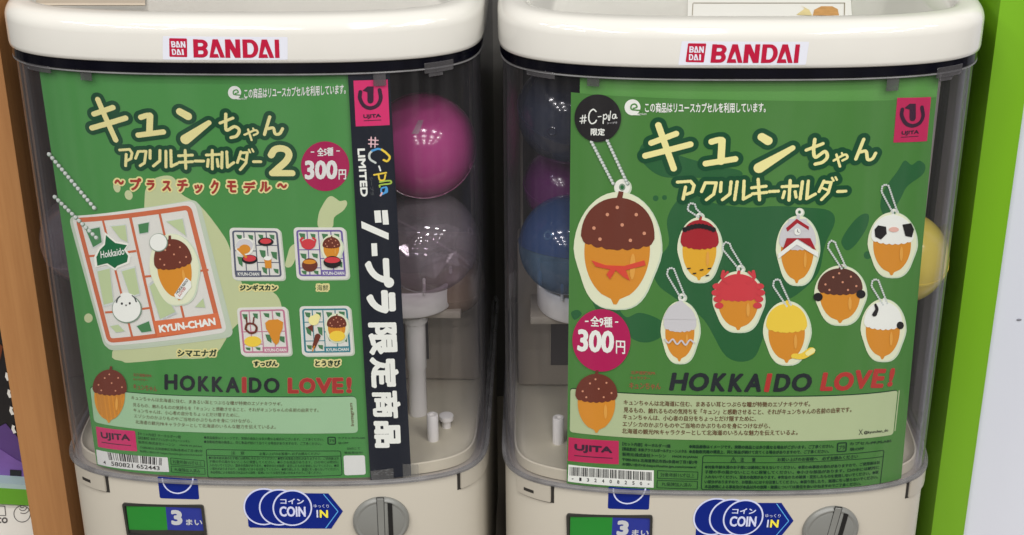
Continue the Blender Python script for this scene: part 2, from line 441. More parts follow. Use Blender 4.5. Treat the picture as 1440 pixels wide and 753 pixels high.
# things standing in the next bay, left of the divider
PY = .16
def flatprint(q, mt, y, name=None): pass
def plate(bm, px, y, th, mi=0):
    """upright flat board whose outline is given where it stands, at depth y"""
    p = [on_y(a, b, y) for a, b in px]
    f = [bm.verts.new((v[0], y, v[2])) for v in p]; g = [bm.verts.new((v[0], y+th, v[2])) for v in p]; n = len(p)
    bm.faces.new(f).material_index = mi; bm.faces.new(g[::-1]).material_index = mi
    for k in range(n): bm.faces.new((f[k], g[k], g[(k+1) % n], f[(k+1) % n])).material_index = mi
INK = pmat('black_print', (22, 20, 24), .45); LILAC = pmat('lilac_print', (118, 86, 160), .5, .25, 60)
VIOLET = pmat('violet_print', (84, 58, 120), .5, .3, 40); PAPER = pmat('white_paper', (232, 231, 226), .6, .02)
RUST = pmat('rust_print', (120, 60, 30), .5, .4, 90); GREENE = pmat('green_edge_strip', (96, 160, 40), .4, .04); PALEB = pmat('pale_blue_edge', (165, 190, 190), .4)
bm = bmesh.new(); plate(bm, [(-60, 330), (46, 330), (60, 683), (-60, 676)], PY, .004, 0)
plate(bm, [(-60, 590), (-10, 605), (8, 596), (22, 612), (40, 640), (60, 660), (60, 683), (-60, 676)], PY-.0006, .0004, 1)
plate(bm, [(-60, 640), (0, 632), (20, 645), (60, 668), (60, 683), (-60, 676)], PY-.0012, .0004, 2)
plate(bm, [(-60, 470), (-8, 478), (4, 488), (-3, 520), (-60, 530)], PY-.0006, .0004, 3)
plate(bm, [(14, 661), (30, 662), (30, 670), (14, 669)], PY-.0018, .0004, 0)
for k, (a, b) in enumerate(((8, 524), (11, 548), (14, 572), (17, 598))):
    plate(bm, [(a, b), (a+4, b+2), (a+3, b+5), (a+6, b+11), (a+2, b+12), (a-1, b+6)], PY-.0018, .0004, 4)
o = bm_obj('mountain_poster', bm, [INK, VIOLET, LILAC, RUST, PAPER], smooth=False); tag(o, 'black and violet mountain poster partly hidden behind the wooden divider', 'poster')
bm = bmesh.new(); plate(bm, [(-60, 676), (60, 684), (60, 690), (-60, 683)], PY-.012, .02, 1); plate(bm, [(-60, 683), (60, 690), (60, 712), (-60, 706)], PY-.012, .02, 0)
o = bm_obj('shelf_edge_strip', bm, [GREENE, PALEB], smooth=False); tag(o, 'green shelf edge strip under the mountain poster', 'shelf edge')
root = empty('notice_board', W0, 0, on_y(0, 730, PY)[0], PY); zb = root.location.copy()
def shift(o, z): o.data.transform(Matrix.Translation(-z))
bm = bmesh.new(); plate(bm, [(-60, 707), (60, 713), (75, 800), (-60, 800)], PY-.008, .006, 0); o = bm_obj('board', bm, [PAPER], root, smooth=False); shift(o, zb)
bm = bmesh.new()
def ringpx(bm, c, r0, r1, y, n=36, a0=0, a1=360):
    for k in range(n):
        t0, t1 = math.radians(a0+(a1-a0)*k/n), math.radians(a0+(a1-a0)*(k+1)/n)
        q = [(c[0]+r*math.cos(t), c[1]+r*math.sin(t)) for r, t in ((r0, t0), (r1, t0), (r1, t1), (r0, t1))]
        bm.faces.new([bm.verts.new(tuple(on_y(*p, y))) for p in q])
yy = PY-.0083
ringpx(bm, (31, 723), 11, 12, yy); ringpx(bm, (31, 712), 2, 3, yy, 20, 20, 170); ringpx(bm, (32, 713), 5, 6, yy, 20, 10, 150); ringpx(bm, (33, 714), 8, 9, yy, 20, 0, 120)
ringpx(bm, (-1, 732), 2.4, 4.2, yy, 20, 40, 320); ringpx(bm, (6.5, 732), 2.2, 4.2, yy)
for q in ([(-6, 711), (7, 711.6), (7, 712.8), (-6, 712.2)], [(6, 712), (7.2, 712), (8.6, 725), (7.4, 725)], [(-6, 724.4), (8, 725), (8, 726), (-6, 725.4)]):
    bm.faces.new([bm.verts.new(tuple(on_y(*p, yy))) for p in q])
o = bm_obj('printed_marks', bm, [pmat('grey_print', (80, 78, 78), .5)], root, smooth=False); shift(o, zb)
tag(root, 'white notice with a thin circle mark below the green shelf edge', 'notice')

# green edged white booth panel, right
GREENP = pmat('lime_laminate', (112, 166, 26), .38, .04, 8); WPANEL = pmat('white_laminate', (206, 210, 222), .45, .015, 5)
GY = .055
gl, gr = on_y(1355, 400, GY)[0], on_y(1405, 400, GY)[0]
bm = bmesh.new(); box(bm, gl, gr, GY, .41, 0, .62, .0006, 2)
o = bm_obj('green_post', bm, [GREENP]); tag(o, 'lime green upright edge board beside the right machine', 'post')
bm = bmesh.new(); box(bm, gr+.0005, gr+.30, GY+.004, .41, 0, .62)
o = bm_obj('white_panel', bm, [WPANEL], smooth=False); tag(o, 'plain white panel with a tiny grey speck right of the lime green edge', 'panel')
bm = bmesh.new(); c = on_y(1433, 450, GY+.0036); bmesh.ops.create_uvsphere(bm, u_segments=12, v_segments=8, radius=.0012, matrix=Matrix.Translation(c) @ Matrix.Diagonal((1.4, .35, .7, 1)))
o2 = bm_obj('speck', bm, [pmat('speck_grey', (120, 120, 130), .5)], o)

# ================================================================== capsule machine (built once, then copied)
NAVYRIM = clear_mat('shade_tinted_rim_plastic', (.10, .10, .16), (.03, .03, .06), .15, .04, haze=.10, hazecol=(.02, .02, .05))  # clear rim; the dark inside seen through it is put into the tint
CLEARW = clear_mat('clear_window_plastic', (.97, .965, .975), (.58, .58, .70), .03, .026, haze=.009, hazecol=(.66, .65, .68), wavy=.12, edgehaze=.10)
CLIPM = clear_mat('frosted_clip_plastic', (.6, .6, .62), (.4, .4, .45), .2, .05, haze=.10, hazecol=(.42, .40, .42))
FLANGE = clear_mat('clear_flange_plastic', (.62, .62, .64), (.4, .4, .46), .35, .03, haze=.17, hazecol=(.62, .61, .62))
TRAYM = pmat('tray_plastic_dusty', (206, 200, 178), .55, .2, 22); INNER = pmat('inner_beige_plastic', (160, 152, 138), .6, .14, 14)
INNERD = pmat('inner_dark_plastic', (58, 53, 54), .6, .2, 15); WHITE2 = pmat('white_inner_plastic', (226, 224, 220), .35, .02)
REDT = pmat('red_inner_plastic', (150, 50, 44), .4)

machine = empty('capsule_machine', FA)
SB = Surf(FA, .002)
def S3(surf, s_, z, off=0.): return surf.put([(s_, z)], [off])[0]
def arc_block(bm, surf, s0, s1, z0, z1, o0, o1, n=10, mi=0):
    rings = []
    for k in range(n+1):
        s_ = s0+(s1-s0)*k/n
        rings.append([tuple(S3(surf, s_, z, o)) for z, o in ((z0, o0), (z0, o1), (z1, o1), (z1, o0))])
    loft(bm, rings, mi=mi)
# lid
H1, RR = .0168, .0092
bm = bmesh.new(); rs = []
rs.append(ring(.004, LID_Z-.0004)); rs.append(ring(.0008, LID_Z)); rs.append(ring(-.0004, LID_Z+.0008)); rs.append(ring(-.0006, LID_Z+.003)); rs.append(ring(-.0006, LID_Z+H1*.5))
for k in range(9):
    t = math.pi/2*k/8; rs.append(ring(-.0006+RR*(1-math.cos(t)), LID_Z+H1+RR*math.sin(t)))
zt = LID_Z+H1+RR
rs += [ring(.0125, zt), ring(.0150, zt-.0003), ring(.0168, zt-.0016), ring(.0180, zt-.0042), ring(.0195, zt-.0052)]
loft(bm, rs)
lid = bm_obj('lid', bm, [WHITE], machine, angle=60)
# maker's label on the lid front
SL = Surf(FA, -.0006)
LBL = pmat('label_film', (222, 224, 236), .3, .01); CRIM = pmat('crimson_ink', (182, 18, 58), .4, .02)
p = Print(SL, 1)
p.rrect([(229, 51), (404.5, 52.2), (404.5, 84.2), (229, 84)], .0008, LBL, 0)
p.rrect([(238, 53.8), (263, 54.2), (263.4, 80.6), (238.4, 80)], .0006, CRIM, 1)
def logo(p, chars, wd, mt, layer):
    """heavy capitals whose A has a foot instead of a crossbar: (char, x0, x1, top y, base y)"""
    for c, x0, x1, y0, y1 in chars:
        w_ = x1-x0; T = wd/w_; h = .185
        Q = lambda pts: p.poly([(x0+a*w_-1.0*(b-.5), y1-(y1-y0)*b) for a, b in pts], mt, layer)
        if c == 'I': Q([(0, 0), (1, 0), (1, 1), (0, 1)])
        elif c == 'N': Q([(0, 0), (T, 0), (T, 1), (0, 1)]); Q([(1-T, 0), (1, 0), (1, 1), (1-T, 1)]); Q([(0, 1), (T*1.15, 1), (1, 0), (1-T*1.15, 0)])
        elif c == 'A': Q([(0, 0), (.24, 1), (.52, 1), (.50, .74), (.27, .19)]); Q([(.30, 1), (.58, 1), (1, 0), (.71, 0)]); Q([(0, 0), (.62, 0), (.54, .20), (.06, .20)])
        else:
            def bowl(b0, b1, r):
                o_ = []; n_ = []; hh = (b1-b0)/2
                for k in range(17):
                    t = -math.pi/2+math.pi*k/16
                    o_.append((r+(1-r)*math.cos(t), b0+hh+hh*math.sin(t))); n_.append((r+max(.02, 1-r-T*.95)*math.cos(t), b0+hh+(hh-h)*math.sin(t)))
                for k in range(16): Q([o_[k], o_[k+1], n_[k+1], n_[k]])
                Q([(T, b1-h), (r, b1-h), (r, b1), (T, b1)]); Q([(T, b0), (r, b0), (r, b0+h), (T, b0+h)])
            Q([(0, 0), (T, 0), (T, 1), (0, 1)])
            if c == 'D': bowl(0, 1, .48)
            else: bowl(0, .57, .60); bowl(.42, .985, .54)
logo(p, [('B', 272, 292.4, 55.2, 80.9), ('A', 294.2, 316, 55.3, 81.1), ('N', 316.8, 338, 55.4, 81.3), ('D', 341.3, 363.3, 55.5, 81.4), ('A', 363.2, 385.2, 55.6, 81.5), ('I', 386.6, 392.8, 55.7, 81.5)], 6.7, CRIM, 2)
logo(p, [('B', 241, 247, 58, 66.6), ('A', 247.4, 254, 58, 66.8), ('N', 254.4, 260.8, 58.2, 67), ('D', 242, 248, 69, 77.2), ('A', 248.4, 255.2, 69.1, 77.3), ('I', 256, 258.4, 69.2, 77.4)], 1.8, LBL, 2)
p.done('brand_label', lid)
# rim under the lid, clear window, bottom flange
bm = bmesh.new(); loft(bm, [ring(.0052, LID_Z-.0062), ring(.0012, LID_Z-.0062), ring(.0008, LID_Z-.0056), ring(.0010, LID_Z-.0003), ring(.0052, LID_Z-.0003), ring(.0052, LID_Z-.0062)], False, False)
bm_obj('window_rim', bm, [NAVYRIM], machine, angle=30)
bm = bmesh.new(); loft(bm, [ring(.0052, LID_Z-.0074), ring(.0010, LID_Z-.0074), ring(.0006, LID_Z-.0070), ring(.0010, LID_Z-.0064), ring(.0052, LID_Z-.0064), ring(.0052, LID_Z-.0074)], False, False)
bm_obj('window_lip', bm, [FLANGE], machine, angle=30)
bm = bmesh.new(); loft(bm, [ring(.0048, ZB+.001), ring(.0024, ZB+.001), ring(.0024, LID_Z-.0076), ring(.0048, LID_Z-.0076), ring(.0048, ZB+.001)], False, False)
bm_obj('window', bm, [CLEARW], machine, angle=30)
bm = bmesh.new(); loft(bm, [ring(.0022, ZB+.0030), ring(.0004, ZB+.0027), ring(-.0002, ZB+.0021), ring(-.0002, ZB+.0008), ring(.0008, ZB+.0002), ring(.0022, ZB+.0002), ring(.0022, ZB+.0030)], False, False)
bm_obj('window_flange', bm, [FLANGE], machine, angle=50)
# body
bm = bmesh.new(); loft(bm, [ring(.006, 0), ring(.0025, .002), ring(.0022, .01), ring(.002, ZB-.0022), ring(.0028, ZB-.0008), ring(.008, ZB-.0004)])
bm_obj('body', bm, [CREAM], machine, angle=50)
for a, b, dk in ((112, 148, 149.5), (646.5, 690.5, 644.8)):
    s0, s1 = sorted((SB.at(a, 668)[0], SB.at(b, 668)[0])); sd = SB.at(dk, 668)[0]
    bm = bmesh.new(); arc_block(bm, SB, s0, s1, ZB-.0125, ZB-.0004, -.001, .0016, 12); bmesh.ops.bevel(bm, geom=bm.edges[:], offset=.0004, segments=2, affect='EDGES')
    lt = bm_obj('corner_latch', bm, [CREAM], machine)
    bm = bmesh.new(); e = .0011
    arc_block(bm, SB, sd-e, sd+e, ZB-.0130, ZB-.0006, -.001, .0004, 2); arc_block(bm, SB, s0, s1, ZB-.0133, ZB-.0127, -.001, .00035, 10)
    if a < 300: q0 = SB.at(119.5, 674)[0]; q1 = SB.at(129.5, 674)[0]; arc_block(bm, SB, q0, q1, ZB-.0085, ZB-.0063, 0, .0018, 3)
    bm_obj('latch_gap', bm, [GROOVE], lt)
# coin count window on the body
BLK = pmat('black_bezel_plastic', (46, 46, 44), .3, .1); GRN = pmat('green_display_card', (28, 128, 42), .3, .08, 60); BLU = pmat('blue_display_card', (34, 48, 140), .3, .05, 60)
SILV = pmat('silver_ink', (190, 192, 196), .3); NAVY = pmat('cobalt_sticker', (6, 32, 122), .4, .03, spec=.25); LAV = pmat('pale_lavender_ink', (205, 210, 240), .35)
p = Print(SB, 2)
p.rrect([(172.5, 706.5), (286.5, 709.5), (292, 756), (180, 753)], .002, BLK, 0)
p.poly([(178, 711.5), (233, 712), (236, 745), (182, 744.5)], GRN, 2); p.poly([(233, 712), (284.5, 712.5), (288, 746), (236, 745)], BLU, 2)
p.bold('3', (241.5, 738), (257.5, 738.3), (240, 716.5), SILV, 3, 2.0)
p.bold('まい', (262, 738), (285, 738.5), (261.5, 729.5), SILV, 3, .35)
dsp = p.done('coin_display', machine)
bm = bmesh.new(); c = [SB.at(*q) for q in ((172.5, 706.5), (286.5, 709.5), (292, 756), (180, 753))]
o_ = Print(SB)._rr(c, .002, 4); i_ = Print(SB)._rr(c, .0012, 4, .0016); n = len(o_)
vr = [[bm.verts.new(tuple(S3(SB, q[0], q[1], h))) for q in R] for R, h in ((o_, 0), (o_, .0013), (i_, .0016), (i_, .0002))]
for A_, B_ in zip(vr, vr[1:]):
    for k in range(n): bm.faces.new((A_[k], A_[(k+1) % n], B_[(k+1) % n], B_[k]))
bm_obj('bezel', bm, [BLK], dsp)
p = Print(SB, 2); p.rrect([(221.5, 670), (278, 674), (280.3, 702.3), (225, 700.6)], .0012, NAVY, 0)
p.strokes([([(250+21.5*math.cos(t), 672+21.5*math.sin(t)) for t in np.linspace(.05, math.pi-.05, 14)], 2.2)], LAV, 1)
p.done('round_mark_sticker', machine)
p = Print(SB, 2)
CYAN = pmat('cyan_ink', (90, 170, 230), .35); YEL = pmat('yellow_ink', (240, 225, 70), .35)
p.poly([(348.5, 728), (400, 693.2), (461.7, 693.9), (482.3, 719), (466, 743.4), (352, 742), (349.5, 740)], NAVY, 0)
for k, (x, y, r) in enumerate(((371, 712.4, 30), (392.5, 713, 29.6), (411.3, 713.6, 29.2))):
    p.disc((x, y), r*.955, r*.87, LAV, 1+2*k, 56); p.disc((x, y), r*.955-2.2, r*.87-2.1, NAVY, 2+2*k, 56)
p.line([(454.8, 694.6), (475.4, 719), (458, 742.6)], 1.3, CYAN, 2)
p.bold('コイン', (394.5, 708), (428, 708.2), (394, 700), LAV, 7, .5); p.bold('COIN', (393.5, 725.5), (430.5, 725.8), (392.8, 711), LAV, 7, .7)
p.bold('ゆっくり', (441.5, 713), (463, 713.4), (441, 708), LAV, 7, .15); p.bold('I', (445.3, 727), (448, 727), (445, 716), LAV, 7, .6); p.bold('N', (449.8, 727.2), (461.8, 727.4), (449.5, 716), YEL, 7, .8)
p.done('coin_sign', machine)
# coin knob
KN = pmat('grey_knob_plastic', (124, 125, 122), .36, .06, 40); KND = pmat('dark_slot', (14, 14, 15), .6)
kc = SB.at(536, 731.5); kp = S3(SB, kc[0], kc[1]); i = np.argmin(np.abs(SB.s-kc[0])); kn = Vector((SB.nx[i], SB.ny[i], 0))
rot = kn.to_track_quat('Z', 'Y').to_matrix().to_4x4(); KM = Matrix.Translation(Vector(kp)) @ rot
R_ = .0172
bm = bmesh.new(); lathe(bm, [(R_+.001, -.001), (R_+.001, .0016), (R_, .0030), (R_-.0008, .0034), (R_*.86, .0030), (R_*.80, .0034), (0, .0036)], 0, 0, 64); bm.transform(KM)
kb = bm_obj('coin_knob', bm, [KN], machine, angle=30)
def kbox(bm, px, h0, h1, mi=0):
    q = [SB.at(*a)-kc for a in px]; f = [bm.verts.new(KM @ Vector((a[0], a[1], h1))) for a in q]; g = [bm.verts.new(KM @ Vector((a[0], a[1], h0))) for a in q]; n = len(q)
    bm.faces.new(f).material_index = mi
    for k in range(n): bm.faces.new((f[k], g[k], g[(k+1) % n], f[(k+1) % n])).material_index = mi
M_ = Matrix.Identity(4)
bm = bmesh.new(); kbox(bm, [(529.7, 697), (539.3, 697), (541.5, 765), (533, 765)], .003, .0039); bmesh.ops.bevel(bm, geom=bm.edges[:], offset=.0003, segments=1, affect='EDGES'); bm_obj('grip_bar', bm, [KN], kb, smooth=False)
bm = bmesh.new(); kbox(bm, [(529, 696), (540, 696), (542.2, 766), (532.2, 766)], .003, .0036); bm_obj('grip_gap', bm, [KND], kb, smooth=False)
bm = bmesh.new(); kbox(bm, [(544.8, 703.5), (551.2, 703.8), (553.2, 751), (546.8, 751)], .003, .0040); bm_obj('coin_slot', bm, [KND], kb, smooth=False)
# clips under the rim
SC = Surf(FA, .0022)
for a, b, z0, z1, off in ((596, 636, -.0095, -.0032, .0016), (602, 622, -.0118, -.009, .0012), (524, 542, -.0150, -.0064, .0006), (40, 72, -.0100, -.0060, .0014), (112, 128, -.0125, -.0064, .0006)):
    bm = bmesh.new(); y_ = 95; s0, s1 = SC.at(a, y_)[0], SC.at(b, y_)[0]
    arc_block(bm, SC, s0, s1, LID_Z+z0, LID_Z+z1, .0002, off, 6); bmesh.ops.bevel(bm, geom=bm.edges[:], offset=.0003, segments=1, affect='EDGES')
    bm_obj('rim_clip', bm, [CLIPM], machine)
# inside: dusty floor, carrier plate on its column, back panel
bm = bmesh.new(); loft(bm, [ring(.0080, ZB+.0012), ring(.0080, ZB+.0085), ring(.0090, ZB+.009), ring(.0105, ZB+.0062), ring(.014, ZB+.0045)]); bm_obj('floor_tray', bm, [TRAYM], machine)
bm = bmesh.new(); box(bm, -.130, .130, .128, .150, ZB+.006, LID_Z-.165, .002); box(bm, -.128, .128, .131, .150, LID_Z-.1655, LID_Z-.004, .002, mi=1)
for x0, x1 in ((.060, .096), (-.108, -.070)): box(bm, x0, x1, .1272, .130, ZB+.022, LID_Z-.195, .001, mi=1)
bm_obj('back_panel', bm, [INNER, INNERD], machine)
zt_, zb_ = on_y(600, 414, .064, FA)[2], on_y(600, 451, .064, FA)[2]
def bar(i, z, a=.1165, y0=.0635, y1=.126, r=.030, n=10):
    """flat-backed tray outline with round front corners"""
    o = []; a, y0, r = a-i, y0+i, max(.003, r-i)
    for k in range(n+1): t = math.pi/2*k/n; o.append((-a+r-r*math.cos(t), y0+r-r*math.sin(t), z))
    for k in range(n+1): t = math.pi/2*k/n; o.append((a-r+r*math.sin(t), y0+r-r*math.cos(t), z))
    return o+[(a, y1, z), (-a, y1, z)]
bm = bmesh.new()
loft(bm, [bar(.004, zb_), bar(.001, zb_+.001), bar(0, zb_+.003), bar(0, zt_-.0006), bar(.0006, zt_), bar(.0018, zt_), bar(.0022, zt_-.003)], cap1=False)
cp = bm_obj('carrier_plate', bm, [WHITE2], machine, angle=45)
bm = bmesh.new(); loft(bm, [bar(.0023, zt_-.0045), bar(.0023, zt_-.0032)]); bm_obj('carrier_floor', bm, [INNER], cp)
for q in ((606, 412), (633, 412), (-1, 0), (-2, 0)):
    x, y = {606: (.0985, .0655), 633: (.1145, .084), -1: (-.1145, .084), -2: (-.1005, .0655)}[q[0]]
    bm = bmesh.new(); lathe(bm, [(.0011, zt_-.001), (.0010, zt_+.010), (.0006, zt_+.0106), (0, zt_+.0107)], x, y, 12); bm_obj('pin', bm, [WHITE2], cp)
for x0, x1 in ((.086, .121), (-.121, -.086)):
    bm = bmesh.new(); box(bm, x0, x1, .078, .112, zb_-.006, zb_-.0005, .001); bm_obj('bracket', bm, [INNER], machine)
for x, y in ((.090, .085), (-.05, .085)):
    bm = bmesh.new(); lathe(bm, [(.0062, ZB+.0046), (.0062, ZB+.04), (.0068, ZB+.041), (.0068, zb_-.012), (.0085, zb_-.011), (.0085, zb_-.0062), (0, zb_-.0062)][::-1], x, y, 28); bm_obj('column', bm, [WHITE2 if x > 0 else INNER], machine)
for px, fr in (((609, 618), FA), ((785, 622), FB)):
    c = on_z(*px, ZB+.0047, fr); bm = bmesh.new()
    lathe(bm, [(.0038, ZB+.0044), (.0038, ZB+.0235), (.0034, ZB+.0240), (.0020, ZB+.0240), (.0018, ZB+.022), (0, ZB+.022)], c[0], c[1], 24); bm_obj('screw_post', bm, [WHITE2], machine)
c = on_z(628, 600, ZB+.0047, FA); bm = bmesh.new(); lathe(bm, [(.003, ZB+.0044), (.003, ZB+.010), (.0048, ZB+.0105), (.0048, ZB+.0135), (0, ZB+.0140)], c[0], c[1], 20); bm_obj('cap_screw', bm, [WHITE2], machine)
bm = bmesh.new(); box(bm, .064, .078, .100, .104, ZB+.006, ZB+.062, .001); bm_obj('red_lever', bm, [REDT], machine)

# the second machine: a copy of the first with copies of its parts
def copy_tree(o, parent=None):
    c = o.copy(); COL.objects.link(c)
    if parent is not None: c.parent = parent; c.matrix_parent_inverse = o.matrix_parent_inverse
    for ch in list(o.children): copy_tree(ch, c)
    return c
machine_b = copy_tree(machine)
for ch in machine_b.children:
    if ch.name.startswith('coin_knob'): ch.matrix_local = Matrix.Translation(Vector(kp)) @ Matrix.Rotation(math.radians(-9), 4, kn) @ Matrix.Translation(-Vector(kp))
machine_b.location = (FB.x, FB.y, 0); machine_b.rotation_euler = (0, 0, FB.yaw)
tag(machine, 'capsule toy machine with white lid holding the green card with a black side strip', 'capsule machine', 'capsule toy machines side by side')
tag(machine_b, 'capsule toy machine with white lid beside the lime green edge board', 'capsule machine', 'capsule toy machines side by side')
# pale liner seen only at the right side of the second machine
bm = bmesh.new(); box(bm, .092, .1318, .0935, .0945, ZB+.0065, LID_Z-.012, .0003); bm_obj('side_liner', bm, [pmat('liner_plastic', (196, 186, 182), .5, .06, 25)], machine_b)

# papers lying in the lid recess
ZR = LID_Z+H1+RR-.005
LINE = pmat('thin_grey_ink', (150, 140, 120), .5); FOOD = pmat('bread_print', (200, 150, 90), .5, .3, 200); FOOD2 = pmat('straw_print', (222, 205, 150), .5, .2, 200)
def sheet(name, px, z, mt, fr, th=.0006):
    p = [on_z(a, b, z, fr) for a, b in px]; o0 = sum(p)/len(p); bm = bmesh.new()
    f = [bm.verts.new(Vector(v-o0)) for v in p]; g = [bm.verts.new(Vector(v-o0)-Vector((0, 0, th))) for v in p]; bm.faces.new(f); bm.faces.new(g[::-1]); n = len(p)
    for k in range(n): bm.faces.new((f[k], g[k], g[(k+1) % n], f[(k+1) % n]))
    return bm, o0
bm, o0 = sheet('p', [(967, 23), (1198, 23), (1192, -60), (969, -60)], ZR+.0016, PAPER, FB, .0014)
for q, mi in (([(975, 5), (1188, 5), (1188, 4), (975, 4)], 1), ([(974, 5), (975, 5), (974, 22), (973, 22)], 1), ([(1187, 4), (1188.4, 4), (1188, 22), (1186.6, 22)], 1),
              ([(1143, 22), (1145, 14), (1155, 9), (1170, 9), (1178, 13), (1180, 22)], 2), ([(1120, 21), (1132, 12), (1126, 8), (1138, 14), (1142, 22)], 3)):
    f = bm.faces.new([bm.verts.new(Vector(on_z(a, b, ZR+.0017+.0001*mi, FB)-o0)) for a, b in q]); f.material_index = mi
o = bm_obj('paper_notice', bm, [PAPER, LINE, FOOD, FOOD2], None, FB, smooth=False); o.location = tuple(FB.wor(o0)); tag(o, 'white paper with a thin printed border lying on top of the right machine lid', 'paper')
bm, o0 = sheet('p', [(47, 4.5), (204, 4.5), (204, -60), (60, -60)], ZR+.0016, PAPER, FA, .0014)
o = bm_obj('paper_notice', bm, [pmat('tan_card', (188, 176, 160), .55)], None, FA, smooth=False); o.location = tuple(FA.wor(o0)); tag(o, 'dull tan card lying on top of the left machine lid', 'paper')

# ================================================================== capsules
def capsule(fr, px, y, r, tilt, mat_top, mat_bot, label, holes=True, bag=False):
    c = on_y(*px, y, fr); root = empty('toy_capsule', fr, c[2]-r, c[0], y); T = Matrix.Translation((0, 0, r)) @ Matrix.Rotation(tilt[0], 4, 'Y') @ Matrix.Rotation(tilt[1], 4, 'X')
    def half(lo, hi, rr, n=22):
        bm = bmesh.new(); lathe(bm, [(rr*math.cos(a) if abs(abs(a)-math.pi/2) > 1e-4 else 0, rr*math.sin(a)) for a in np.linspace(lo, hi, n)], 0, 0, 56); bm.transform(T); return bm
    o = bm_obj('upper_shell', half(.0, math.pi/2, r), [mat_top], root, angle=60); o2 = bm_obj('lower_shell', half(-math.pi/2, .0, r*.992), [mat_bot], root, angle=60)
    bm = bmesh.new(); lathe(bm, [(r*.985, -.0008), (r*1.012, -.0008), (r*1.012, .0008), (r*.985, .0008)], 0, 0, 56); bm.transform(T); bm_obj('seam_ring', bm, [mat_top], root)
    if holes:
        for k, (az, el) in enumerate(holes if isinstance(holes, list) else [(-1.1, .62), (-.3, .35)]):
            d = Vector((math.cos(el)*math.cos(az), math.cos(el)*math.sin(az), math.sin(el))); bm = bmesh.new()
            lathe(bm, [(.0016, .0002), (.0024, .0006), (.0030, .0002)], 0, 0, 20); bm.transform(T @ Matrix.Translation(d*r) @ d.to_track_quat('Z', 'Y').to_matrix().to_4x4()); bm_obj('vent_hole', bm, [mat_bot], root)
    if bag:
        bm = bmesh.new(); rb = random.Random(11); vs = [[bm.verts.new((-.020+.008*i+rb.uniform(-.002, .002), -.004+rb.uniform(-.006, .006), .012+.007*j+rb.uniform(-.002, .002))) for i in range(6)] for j in range(6)]
        for j in range(5):
            for i in range(5): bm.faces.new((vs[j][i], vs[j][i+1], vs[j+1][i+1], vs[j+1][i]))
        bm_obj('folded_bag', bm, [clear_mat('crinkled_bag_film', (.85, .84, .85), (.6, .6, .62), .12, .10, haze=.08, hazecol=(.7, .66, .7))], root, smooth=False)
    tag(root, label, 'capsule', 'toy capsules inside the machines'); return root
MAG = pmat('magenta_capsule_plastic', (160, 62, 118), .12, .05, 20); NAV = pmat('navy_capsule_plastic', (40, 46, 62), .12, .08, 20); BLUEC = pmat('blue_capsule_plastic', (40, 62, 100), .1, .08, 20)
PURP = pmat('purple_capsule_plastic', (92, 34, 92), .15, .08, 20); REDC = pmat('red_capsule_plastic', (196, 36, 44), .15); YELC = pmat('yellow_capsule_plastic', (210, 190, 84), .2, .05); AMB = pmat('amber_capsule_plastic', (132, 112, 96), .25, .1)
CLC = clear_mat('clear_capsule_plastic', (.86, .80, .85), (.60, .52, .58), .015, .06, haze=.085, hazecol=(.80, .70, .76), gain=.7)
CLB = clear_mat('clear_blue_capsule_plastic', (.55, .72, .92), (.2, .36, .6), .05, .05, haze=.3, hazecol=(.14, .26, .40), gain=.6)
mg = capsule(FA, (595, 205), .066, .0325, (.25, 1.05), MAG, MAG, 'glossy magenta capsule behind the window, topmost right of the black strip', [(-.2, .25)])
c = mg.location; bm = bmesh.new()   # a strip of tape stuck on its front
for i in range(3):
    for j in range(7):
        az, el = -1.60+.075*i-.022*j, .86-.045*j; d = Vector((math.cos(el)*math.cos(az), math.cos(el)*math.sin(az), math.sin(el))); bm.verts.new(d*.0328+Vector((0, 0, .0325)))
bm.verts.ensure_lookup_table()
for i in range(2):
    for j in range(6): bm.faces.new([bm.verts[k] for k in (i*7+j, i*7+j+1, (i+1)*7+j+1, (i+1)*7+j)])
bm_obj('tape_tab', bm, [clear_mat('dull_tape', (.8, .78, .8), (.7, .7, .7), .3, .05, haze=.16, hazecol=(.7, .66, .7))], mg)
capsule(FA, (600, 340), .060, .0330, (.6, -.5), CLC, CLC, 'clear colourless capsule resting on the white plate under the magenta one', [(-.95, .55), (-.2, .35)], True)
capsule(FA, (636, 396), .100, .0220, (.1, .2), AMB, AMB, 'dull brown capsule behind and below the clear one', False)
capsule(FA, (124, 335), .066, .0300, (-.3, .2), CLC, CLC, 'clear capsule peeking out left of the green card with the big tilted plate', False)
capsule(FB, (800, 158), .070, .0318, (.2, .3), NAV, NAV, 'dark navy capsule at the top left of the right machine', [(-1.9, .2)])
capsule(FB, (800, 345), .058, .0315, (.1, -.2), BLUEC, CLB, 'blue capsule with a vent hole, resting on the white plate under a purple capsule', [(-2.1, .35)])
capsule(FB, (795, 262), .100, .0270, (.1, .2), PURP, PURP, 'dark purple capsule wedged between the navy and the blue one', False)
capsule(FB, (836, 188), .098, .0200, (.1, .2), REDC, REDC, 'red capsule almost hidden behind the card edge beside the black round sticker', False)
capsule(FB, (1268, 362), .062, .0290, (.1, .2), YELC, YELC, 'yellow capsule peeking out right of the card by the cow patterned tag', False)

